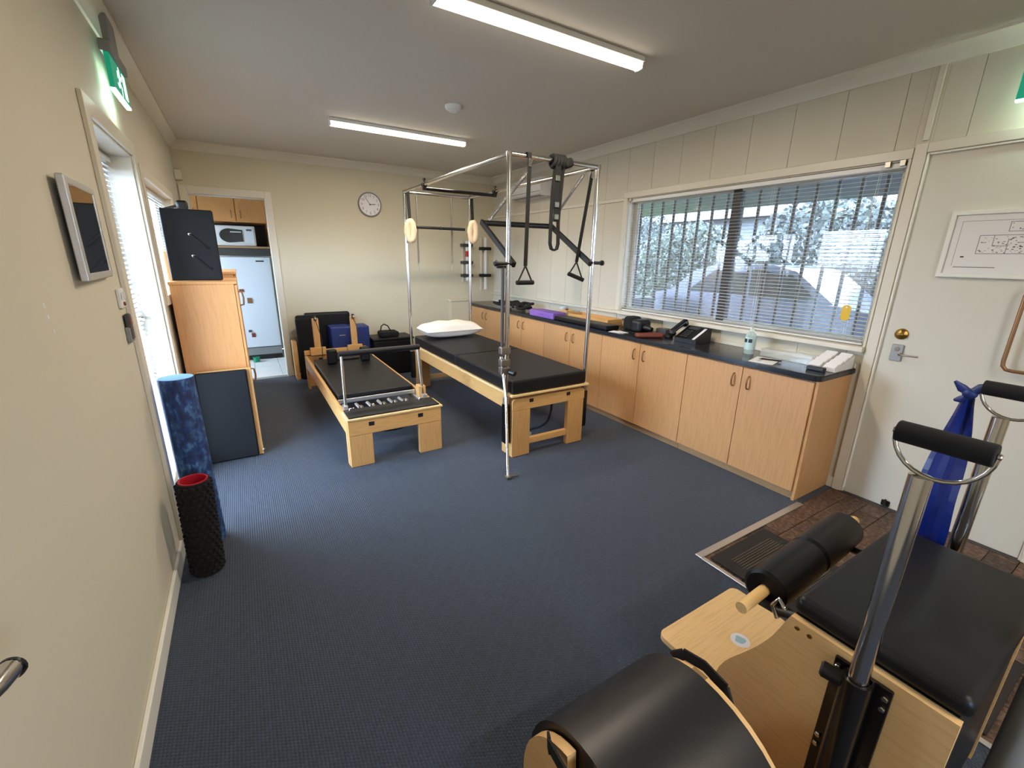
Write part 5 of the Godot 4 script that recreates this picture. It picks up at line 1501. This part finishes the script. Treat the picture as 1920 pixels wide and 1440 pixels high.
func build_barrel() -> void:
	# blue exercise band knotted to the far handle
	var bd := thing("resistance_band", Vector3(1.80, 0.64, -0.34), "translucent blue resistance band knotted to the far chair handle", "band")
	var s := st0()
	var top := Vector3(1.83, 1.125, -0.345)
	var bot := Vector3(1.82, 0.60, -0.345)
	var n := 14
	var rows := []
	for i in n + 1:
		var u := float(i) / n
		var c := top.lerp(bot, u) + Vector3(0.012 * sin(u * 7.0), 0, 0)
		var w := lerpf(0.013, 0.052, smoothstep(0.0, 0.55, u)) + 0.004 * sin(u * 9.0)
		var row := []
		for j in 7:
			var v := -1.0 + j / 3.0
			row.append(c + Vector3(0.010 * sin(v * 3.5 + u * 2.0), 0, v * w))
		rows.append(row)
	for i in n:
		for j in 6:
			var a: Vector3 = rows[i][j]
			var b: Vector3 = rows[i][j + 1]
			var c: Vector3 = rows[i + 1][j + 1]
			var d: Vector3 = rows[i + 1][j]
			var nn := (b - a).cross(d - a).normalized()
			var off := nn * 0.0012
			quad(s, a + off, b + off, c + off, d + off, nn)
			quad(s, a - off, b - off, c - off, d - off, -nn)
	obj("band", s, M.band, bd)
	var k := st0()
	asphere(k, Vector3(1.832, 1.128, -0.345), Vector3(0.018, 0.016, 0.018), 8)
	atube(k, [Vector3(1.832, 1.13, -0.345), Vector3(1.832, 1.14, -0.365), Vector3(1.832, 1.158, -0.385)], [0.010, 0.013, 0.004], 8)
	atube(k, [Vector3(1.832, 1.12, -0.345), Vector3(1.832, 1.105, -0.36), Vector3(1.832, 1.10, -0.375)], [0.010, 0.012, 0.004], 8)
	atube(k, [Vector3(1.832, 1.128, -0.345), Vector3(1.832, 1.15, -0.325), Vector3(1.832, 1.155, -0.315)], [0.010, 0.014, 0.012], 8)
	obj("knot", k, M.blue_vinyl, bd)
	# arc barrel
	var t := thing("arc_barrel", Vector3(0.70, 0, -0.45), "black padded arc barrel with wooden sides and strap handles", "barrel")
	var x0 := 0.535
	var x1 := 0.93
	var arc := []
	var c0 := Vector2(-0.50, 0.13)
	var r := 0.28
	for i in 21:
		var a := PI * 1.0 - PI * 1.0 * i / 20.0
		arc.append(Vector2(c0.x + (0.24 if cos(a) < 0.0 else 0.30) * cos(a), c0.y + r * sin(a)))
	var poly := arc.duplicate()
	poly.append(Vector2(-0.205, 0.0))
	poly.append(Vector2(-0.735, 0.0))
	var ps := st0()
	aprism(ps, poly, x1 - x0, xf_yz(x0), 40.0)
	obj("padded_arc", ps, M.vinyl_gloss, t)
	for e in [[x0 - 0.032, -1.0], [x1 + 0.006, 1.0]]:
		var side := []
		for p in arc:
			var q := Vector2(c0.x + (p.x - c0.x) * 0.93, c0.y + (p.y - c0.y) * 0.95 - 0.008)
			if q.x > -0.545 and q.x < -0.505:
				continue
			if side.size() and side[-1].x < -0.54 and q.x > -0.51:
				side.append(Vector2(-0.545, 0.383))
				side.append(Vector2(-0.540, 0.315))
				side.append(Vector2(-0.505, 0.315))
				side.append(Vector2(-0.500, 0.386))
			side.append(q)
		side.append(Vector2(-0.225, 0.0))
		side.append(Vector2(-0.72, 0.0))
		var ss := st0()
		aprism(ss, side, 0.026, xf_yz(e[0]), 30.0)
		obj("side_panel", ss, M.maple_z, t)
		var xo: float = e[0] if e[1] < 0.0 else e[0] + 0.026
		var o: float = e[1]
		var hs := st0()
		astrap(hs, [Vector3(xo + o * 0.003, 0.352, -0.615), Vector3(xo + o * 0.018, 0.375, -0.59), Vector3(xo + o * 0.026, 0.385, -0.53), Vector3(xo + o * 0.022, 0.378, -0.46), Vector3(xo + o * 0.003, 0.352, -0.425)], Vector3.UP, 0.034, 0.006)
		obj("carry_strap", hs, M.strap, t)
	# chrome post of the next machine at the right edge
	var cp := thing("chrome_stand", Vector3(1.45, 0, 0.0), "thick chrome post at the right edge behind the chair", "post")
	ptube(cp, "post", [Vector3(1.45, 0.02, -0.004), Vector3(1.45, 1.0, -0.004)], 0.036, std(Color(0.72, 0.71, 0.69), 0.35, 0.35), 24)
	pdisc(cp, "foot", Vector3(1.45, 0.0, -0.004), Vector3.UP, 0.06, 0.02, M.black, 24)

func build_bench_things() -> void:
	var y := 0.846
	# far heap of straps
	var hp := thing("strap_heap", Vector3(3.05, y, -4.95), "heap of black straps and loops at the worktop's far end", "straps")
	var g := RandomNumberGenerator.new()
	g.seed = 11
	for i in 7:
		var c := Vector3(2.98 + g.randf_range(-0.05, 0.14), y + 0.052 + 0.012 * (i % 3), -5.25 + i * 0.105)
		var ring := []
		var rx := g.randf_range(0.06, 0.11)
		var rz := g.randf_range(0.06, 0.10)
		var tl := g.randf_range(-0.25, 0.25)
		for j in 16:
			var a := TAU * j / 16.0
			ring.append(c + Vector3(rx * cos(a), 0.012 * sin(a * 2.0 + i) + tl * 0.06 * cos(a), rz * sin(a)))
		var s := st0()
		atube(s, ring, 0.018, 8, false, true)
		obj("loop", s, M.strap, hp)
	for i in 3:
		pbox(hp, "buckle", Vector3(2.93, y + 0.05, -5.2 + i * 0.22), Vector3(2.97, y + 0.056, -5.17 + i * 0.22), M.alu, 0.002)
	var yb := thing("yoga_block", Vector3(2.95, y, -4.1), "purple foam block on the worktop", "foam block")
	ppad(yb, "block", Vector3(2.885, y + 0.001, -4.33), Vector3(3.07, y + 0.070, -3.86), M.purple, 0.008)
	pbox(yb, "stamp", Vector3(2.884, y + 0.03, -4.12), Vector3(2.8852, y + 0.045, -4.05), std(Color(0.45, 0.31, 0.60), 0.8), 0.0)
	var bm := thing("black_pad", Vector3(2.98, y, -3.45), "long flat black pad at the front of the worktop", "pad")
	ppad(bm, "pad", Vector3(2.882, y + 0.001, -3.84), Vector3(3.06, y + 0.045, -3.02), M.vinyl, 0.015)
	pbox(bm, "welt", Vector3(2.8815, y + 0.02, -3.82), Vector3(2.884, y + 0.025, -3.04), M.black, 0.0)
	# wooden bits and cups behind the pad
	var wt := thing("wooden_tray", Vector3(3.19, y, -3.5), "shallow wooden tray behind the black pad on worktop", "tray")
	pbox(wt, "base", Vector3(3.09, y + 0.001, -3.86), Vector3(3.30, y + 0.012, -3.22), M.birch_z)
	for e in [[3.09, 3.102], [3.288, 3.30]]:
		pbox(wt, "side", Vector3(e[0], y + 0.012, -3.86), Vector3(e[1], y + 0.065, -3.22), M.birch_z, 0.002)
	for e in [-3.86, -3.232]:
		pbox(wt, "end", Vector3(3.102, y + 0.012, e), Vector3(3.288, y + 0.065, e + 0.012), M.birch_x, 0.002)
	var blk := thing("wooden_block", Vector3(3.17, y, -3.98), "small light wooden block right of the purple block", "block")
	pbox(blk, "block", Vector3(3.10, y + 0.001, -4.03), Vector3(3.22, y + 0.085, -3.90), M.dowel, 0.004)
	pbox(blk, "peg", Vector3(3.14, y + 0.085, -3.98), Vector3(3.17, y + 0.10, -3.95), M.maroon, 0.004)
	var cp := thing("white_cup", Vector3(3.24, y, -4.12), "white cup against the wall behind the wooden block", "cup")
	var cs := st0()
	alathe(cs, [Vector2(0, 0.001), Vector2(0.032, 0.001), Vector2(0.04, 0.10), Vector2(0.037, 0.10), Vector2(0.03, 0.006), Vector2(0, 0.006)], Transform3D(Basis(), Vector3(3.25, y, -4.16)), 20)
	obj("cup", cs, M.white_gloss, cp)
	ptube(cp, "ear", [Vector3(3.25, y + 0.08, -4.12), Vector3(3.25, y + 0.075, -4.095), Vector3(3.25, y + 0.035, -4.095), Vector3(3.25, y + 0.03, -4.125)], 0.004, M.white_gloss, 6)
	var jar := thing("small_jar", Vector3(3.2, y, -3.12), "small brown jar at the near end of wooden tray", "jar")
	var jst := st0()
	alathe(jst, [Vector2(0, 0.001), Vector2(0.03, 0.001), Vector2(0.03, 0.06), Vector2(0.022, 0.07), Vector2(0.0, 0.07)], Transform3D(Basis(), Vector3(3.22, y, -3.12)), 18)
	obj("glass", jst, M.bronze, jar)
	pdisc(jar, "lid", Vector3(3.22, y + 0.07, -3.12), Vector3.UP, 0.025, 0.018, M.dark_grey)
	# black machine, paper, glasses case
	var mg := thing("massage_device", Vector3(3.1, y, -2.83), "black bulky hand-held device standing on the worktop", "device")
	ppad(mg, "body", Vector3(3.05, y + 0.005, -2.98), Vector3(3.20, y + 0.14, -2.86), M.foam, 0.035)
	ppad(mg, "body", Vector3(3.03, y + 0.005, -2.87), Vector3(3.19, y + 0.125, -2.74), M.black, 0.035)
	ptube(mg, "nozzle", [Vector3(3.10, y + 0.06, -2.75), Vector3(3.10, y + 0.05, -2.66)], [0.035, 0.02], M.black, 14)
	pbox(mg, "foot", Vector3(3.02, y + 0.001, -2.97), Vector3(3.20, y + 0.012, -2.72), M.black)
	var gd := thing("grey_gadget", Vector3(3.2, y, -2.6), "small grey gadget behind the red-brown case", "gadget")
	pbox(gd, "case", Vector3(3.17, y + 0.001, -2.68), Vector3(3.26, y + 0.06, -2.56), M.dark_grey, 0.008)
	pbox(gd, "button", Vector3(3.19, y + 0.06, -2.64), Vector3(3.22, y + 0.064, -2.60), M.grey, 0.001)
	var pp := thing("paper_scrap", Vector3(2.93, y, -2.87), "small white paper slip before the black device", "paper")
	var pps := st0()
	abox(pps, Vector3(2.945, y + 0.0015, -2.92), Vector3(0.10, 0.002, 0.15), 0.0, Basis(Vector3.UP, 0.3))
	abox(pps, Vector3(2.955, y + 0.0035, -2.90), Vector3(0.09, 0.002, 0.13), 0.0, Basis(Vector3.UP, -0.15))
	obj("slip", pps, M.paper, pp)
	var rc := thing("red_case", Vector3(2.97, y, -2.6), "red-brown spectacle case lying on the worktop", "case")
	var rb := Basis(Vector3.UP, 1.1)
	var rs := st0()
	apad(rs, Vector3(2.985, y + 0.021, -2.585), Vector3(0.075, 0.038, 0.24), 0.016, rb)
	obj("shell", rs, M.maroon, rc)
	var rs2 := st0()
	abox(rs2, Vector3(2.985, y + 0.024, -2.585), Vector3(0.077, 0.003, 0.236), 0.0, rb)
	obj("seam", rs2, M.bronze, rc)
	var kc := thing("black_cable", Vector3(3.12, y, -2.5), "coil of black cable between red case and telephone", "cable")
	var kp := []
	for i in 26:
		var a := i * 0.7
		kp.append(Vector3(3.14 + 0.03 * cos(a), y + 0.006 + 0.0006 * i, -2.50 + 0.035 * sin(a)))
	ptube(kc, "coil", kp, 0.005, M.black, 6)
	# telephone
	var ph := thing("desk_telephone", Vector3(3.16, y, -2.28), "black desk telephone with handset at the window", "telephone")
	var ps := st0()
	# wedge: local x = z of room, pushed toward the room
	aprism(ps, [Vector2(3.06, y + 0.001), Vector2(3.25, y + 0.001), Vector2(3.25, y + 0.115), Vector2(3.235, y + 0.12), Vector2(3.06, y + 0.035)], 0.21, Transform3D(Basis(), Vector3(0, 0, -2.38)))
	obj("base", ps, M.black, ph)
	var slope := Basis(Vector3.BACK, atan2(0.085, 0.175))
	var hs := st0()
	apad(hs, Vector3(3.13, y + 0.115, -2.405), Vector3(0.21, 0.035, 0.05), 0.016, slope)
	apad(hs, Vector3(3.21, y + 0.135, -2.405), Vector3(0.055, 0.05, 0.055), 0.02, slope)
	apad(hs, Vector3(3.06, y + 0.062, -2.405), Vector3(0.055, 0.05, 0.055), 0.02, slope)
	obj("handset", hs, M.black_gloss, ph)
	var keys := st0()
	for i in 4:
		for j in 3:
			abox(keys, Vector3(3.085 + i * 0.024, y + 0.052 + i * 0.0117, -2.335 + j * 0.024), Vector3(0.015, 0.006, 0.017), 0.002, slope)
	obj("keypad", keys, M.dark_grey, ph)
	var strip := st0()
	abox(strip, Vector3(3.14, y + 0.0765, -2.20), Vector3(0.17, 0.003, 0.022), 0.0, slope)
	obj("label_strip", strip, M.paper, ph)
	var scr := st0()
	abox(scr, Vector3(3.205, y + 0.108, -2.30), Vector3(0.04, 0.003, 0.10), 0.0, slope)
	obj("display", scr, M.dark_grey, ph)
	# spray bottle
	var sb := thing("spray_bottle", Vector3(3.12, y, -1.765), "clear spray bottle with pale label and white pump", "bottle")
	var o := Vector3(3.13, y, -1.77)
	var bs := st0()
	alathe(bs, [Vector2(0, 0.001), Vector2(0.034, 0.001), Vector2(0.036, 0.01), Vector2(0.036, 0.13), Vector2(0.028, 0.15), Vector2(0.013, 0.162), Vector2(0.013, 0.17)], Transform3D(Basis(), o), 24)
	obj("flask", bs, glass(Color(0.80, 0.90, 0.88), 0.45), sb)
	var ls := st0()
	alathe(ls, [Vector2(0.0365, 0.035), Vector2(0.0365, 0.125)], Transform3D(Basis(), o), 24)
	obj("label_band", ls, std(Color(0.74, 0.84, 0.82), 0.6), sb)
	for zz in [-0.4, 0.5]:
		var q := st0()
		var d := Vector3(-cos(zz), 0, sin(zz))
		abox(q, o + d * 0.037 + Vector3(0, 0.10, 0), Vector3(0.002, 0.026, 0.024), 0.0, Basis(d, Vector3.UP, d.cross(Vector3.UP)))
		obj("label_square", q, std(Color(0.15, 0.22, 0.25), 0.6), sb)
	pdisc(sb, "collar", o + Vector3(0, 0.165, 0), Vector3.UP, 0.015, 0.022, M.white)
	ptube(sb, "pump", [o + Vector3(0, 0.185, 0), o + Vector3(0, 0.215, 0), o + Vector3(-0.01, 0.222, 0), o + Vector3(-0.04, 0.218, 0)], 0.006, M.white, 8)
	# note pad with pen
	var np := thing("note_paper", Vector3(3.0, y, -1.57), "white sheet of paper lying on the worktop", "paper")
	var nb := Basis(Vector3.UP, 0.25)
	var ns := st0()
	abox(ns, Vector3(3.0, y + 0.0025, -1.575), Vector3(0.21, 0.003, 0.15), 0.0, nb)
	obj("sheet", ns, M.paper, np)
	var ns2 := st0()
	abox(ns2, Vector3(3.0, y + 0.0047, -1.60), Vector3(0.15, 0.0012, 0.02), 0.0, nb)
	obj("heading", ns2, std(Color(0.75, 0.76, 0.80), 0.8), np)
	var pen := thing("black_pen", Vector3(3.03, y + 0.005, -1.55), "black pen lying on the white paper", "pen")
	ptube(pen, "barrel", [Vector3(3.00, y + 0.011, -1.60), Vector3(3.05, y + 0.011, -1.49)], 0.0055, M.black, 10)
	ptube(pen, "tip", [Vector3(3.00, y + 0.011, -1.60), Vector3(2.993, y + 0.0095, -1.615)], [0.0055, 0.001], M.steel, 8)
	# clear tray
	var ct := thing("clear_tray", Vector3(3.22, y, -1.52), "clear plastic tray beside the white card boxes", "tray")
	pbox(ct, "base", Vector3(3.14, y + 0.001, -1.69), Vector3(3.31, y + 0.004, -1.35), M.clear, 0.0)
	for e in [[3.14, 3.143], [3.307, 3.31]]:
		pbox(ct, "side", Vector3(e[0], y + 0.004, -1.69), Vector3(e[1], y + 0.055, -1.35), M.clear, 0.0)
	for e in [-1.69, -1.353]:
		pbox(ct, "end", Vector3(3.143, y + 0.004, e), Vector3(3.307, y + 0.055, e + 0.003), M.clear, 0.0)
	# two racks of white cards
	for k in 2:
		var z0 := -1.335 + k * 0.085
		var t := thing("card_rack", Vector3(3.18, y, z0 + 0.036), ["left of two stepped white card racks at the worktop end", "right of two stepped white card racks at the worktop end"][k], "card rack", "card racks on the worktop")
		var poly := [Vector2(3.06, y + 0.001), Vector2(3.30, y + 0.001), Vector2(3.30, y + 0.085), Vector2(3.06, y + 0.02)]
		var s := st0()
		aprism(s, poly, 0.074, Transform3D(Basis(), Vector3(0, 0, z0)))
		obj("rack", s, M.white, t)
		var sl := Basis(Vector3.BACK, atan2(0.065, 0.24))
		for i in 4:
			var cs2 := st0()
			abox(cs2, Vector3(3.085 + i * 0.058, y + 0.034 + i * 0.0157, z0 + 0.037), Vector3(0.052, 0.010, 0.068), 0.002, sl * Basis(Vector3.BACK, 0.18))
			obj("card_stack", cs2, M.paper, t)
	var bx := thing("black_remote", Vector3(3.03, y, -1.25), "small black box in front of the white card racks", "box")
	pbox(bx, "case", Vector3(3.005, y + 0.001, -1.315), Vector3(3.045, y + 0.025, -1.215), M.black, 0.004)
	pbox(bx, "lid_line", Vector3(3.0045, y + 0.016, -1.312), Vector3(3.0052, y + 0.018, -1.218), M.dark_grey, 0.0)

func leaf_cloud(parent: Node3D, called: String, c: Vector3, r: Vector3, n: int, size: float, m: Material, sd: int) -> void:
	var lm := st0()
	var L := size
	quad(lm, Vector3(-L * 0.35, 0, 0), Vector3(0, 0.1 * L, -L * 0.5), Vector3(L * 0.35, 0, 0), Vector3(0, 0.1 * L, L * 0.5), Vector3.UP)
	var mm := MultiMesh.new()
	mm.transform_format = MultiMesh.TRANSFORM_3D
	mm.mesh = lm.commit()
	mm.mesh.surface_set_material(0, m)
	mm.instance_count = n
	var g := RandomNumberGenerator.new()
	g.seed = sd
	for i in n:
		var d := Vector3(g.randfn(), g.randfn(), g.randfn()).normalized()
		var p := c + d * r * pow(g.randf_range(0.35, 1.0), 0.5)
		p.y = maxf(p.y, -0.05)
		var b := Basis.from_euler(Vector3(g.randf() * TAU, g.randf() * TAU, g.randf() * TAU)).scaled(Vector3.ONE * g.randf_range(0.6, 1.4))
		mm.set_instance_transform(i, Transform3D(b, p - where(parent)))
	var o := MultiMeshInstance3D.new()
	o.multimesh = mm
	o.name = called
	o.material_override = m
	o.set_meta("kind", "stuff")
	parent.add_child(o, true)

func build_outside() -> void:
	structure("driveway", boxes(st0(), [[XR + 0.15, -0.3, -26, 40, -0.1, 16]]), M.asphalt, "grey driveway outside the window")
	structure("side_path", boxes(st0(), [[-30, -0.3, -26, XL - 0.2, -0.1, 16]]), M.asphalt, "grey path outside the left glass door")
	structure("lawn", boxes(st0(), [[5.2, -0.1, -16.0, 12.0, -0.06, -6.2]]), M.grass, "strip of green lawn outside the window")
	structure("carport_roof", boxes(st0(), [[XR + 0.15, 2.62, -9.5, 9.6, 2.70, 3.5]]), M.render, "grey carport roof outside the window")
	# parked car (side profile in z, y)
	var car := thing("parked_car", Vector3(7.9, -0.1, -4.0), "pale grey car parked outside beyond the barred window", "car")
	var body := [Vector2(-6.15, 0.15), Vector2(-1.9, 0.15), Vector2(-1.82, 0.45), Vector2(-1.9, 0.72), Vector2(-2.5, 0.86), Vector2(-3.0, 0.92), Vector2(-5.85, 0.95), Vector2(-6.12, 0.88), Vector2(-6.2, 0.5)]
	var s := st0()
	aprism(s, body, 1.7, xf_yz(7.1), 40.0)
	obj("body", s, M.car, car)
	var cab := [Vector2(-2.95, 0.9), Vector2(-3.55, 1.36), Vector2(-3.9, 1.45), Vector2(-4.9, 1.45), Vector2(-5.35, 1.32), Vector2(-5.85, 0.94)]
	var s2 := st0()
	aprism(s2, cab, 1.46, xf_yz(7.22), 40.0)
	obj("cabin", s2, M.car, car)
	for w in [[-3.2, -3.62, -4.25, -4.25], [-4.33, -4.33, -4.9, -5.45]]:
		var ws := st0()
		aprism(ws, [Vector2(w[0], 0.95), Vector2(w[1], 1.31), Vector2(w[2], 1.38 if w[2] > -4.6 else 1.36), Vector2(w[3], 0.95)], 0.02, xf_yz(7.205), 20.0)
		obj("window", ws, M.car_glass, car)
	for z in [-2.75, -5.3]:
		for x in [7.05, 8.62]:
			var wh := st0()
			alathe(wh, [Vector2(0, 0), Vector2(0.30, 0), Vector2(0.315, 0.03), Vector2(0.315, 0.17), Vector2(0.30, 0.2), Vector2(0, 0.2)], turn_to(Vector3(x, 0.22, z), Vector3.RIGHT), 24)
			obj("wheel", wh, M.tyre, car)
			pdisc(car, "hub_cap", Vector3(x - 0.004 if x < 8 else x + 0.2, 0.22, z), Vector3.LEFT if x < 8 else Vector3.RIGHT, 0.19, 0.01, M.alu, 20)
	# wheelie bin
	var bn := thing("wheelie_bin", Vector3(6.0, -0.1, -6.2), "grey wheelie bin standing on the grass edge outside", "bin")
	var bs := st0()
	aprism(bs, [Vector2(6.1, -0.06), Vector2(6.6, -0.06), Vector2(6.68, 0.75), Vector2(6.03, 0.75)], 0.55, Transform3D(Basis(), Vector3(0, 0, -6.3)))
	obj("tub", bs, M.bin, bn)
	pbox(bn, "lid", Vector3(5.98, 0.75, -6.33), Vector3(6.70, 0.82, -5.72), M.bin, 0.02)
	# hedge shrubs and trees along the boundary
	var spots := [[11.0, -2.2, 1.7, 2.0], [11.6, -5.2, 1.8, 2.3], [11.2, -8.4, 1.8, 1.9], [12.0, -11.8, 2.0, 2.6], [11.3, -15.5, 2.2, 2.1], [11.0, 1.2, 1.7, 2.2]]
	var says := ["leafy shrub right of the parked car outside", "tall leafy shrub behind the parked car outside", "leafy shrub left of the parked car outside", "big leafy shrub far left through the window", "leafy shrub farthest away through the window", "leafy shrub by the door side outside"]
	for i in spots.size():
		var p: Array = spots[i]
		var t := thing("garden_shrub", Vector3(p[0], -0.1, p[1]), says[i], "shrub", "shrubs along the driveway")
		ptube(t, "trunk", [Vector3(p[0], -0.1, p[1]), Vector3(p[0] + 0.1, p[3] * 0.6, p[1] + 0.05)], [0.09, 0.04], M.bark, 8)
		leaf_cloud(t, "foliage", Vector3(p[0], p[3] * 0.6, p[1]), Vector3(1.2, p[3] * 0.75, p[2]), 7000, 0.12, M.leaf if i % 2 == 0 else M.leaf2, 60 + i)
	# house across the drive
	var hs := thing("neighbour_house", Vector3(17, -0.1, -6), "pale grey house across the driveway", "house")
	pbox(hs, "wall", Vector3(15.5, -0.1, -22), Vector3(22, 3.0, 8), M.render, 0.0)
	var rs := st0()
	aprism(rs, [Vector2(14.9, 2.95), Vector2(22.6, 2.95), Vector2(18.8, 5.2)], 31.0, Transform3D(Basis(), Vector3(0, 0, -22.5)))
	obj("roof", rs, M.dark_grey, hs)
	for z in [-3.5, -9.5, -15.0]:
		var wn := pbox(hs, "window", Vector3(15.42, 0.9, z - 0.9), Vector3(15.5, 2.2, z + 0.9), M.trim, 0.01)
		pbox(wn, "pane", Vector3(15.40, 1.0, z - 0.8), Vector3(15.42, 2.1, z + 0.8), M.car_glass, 0.0)
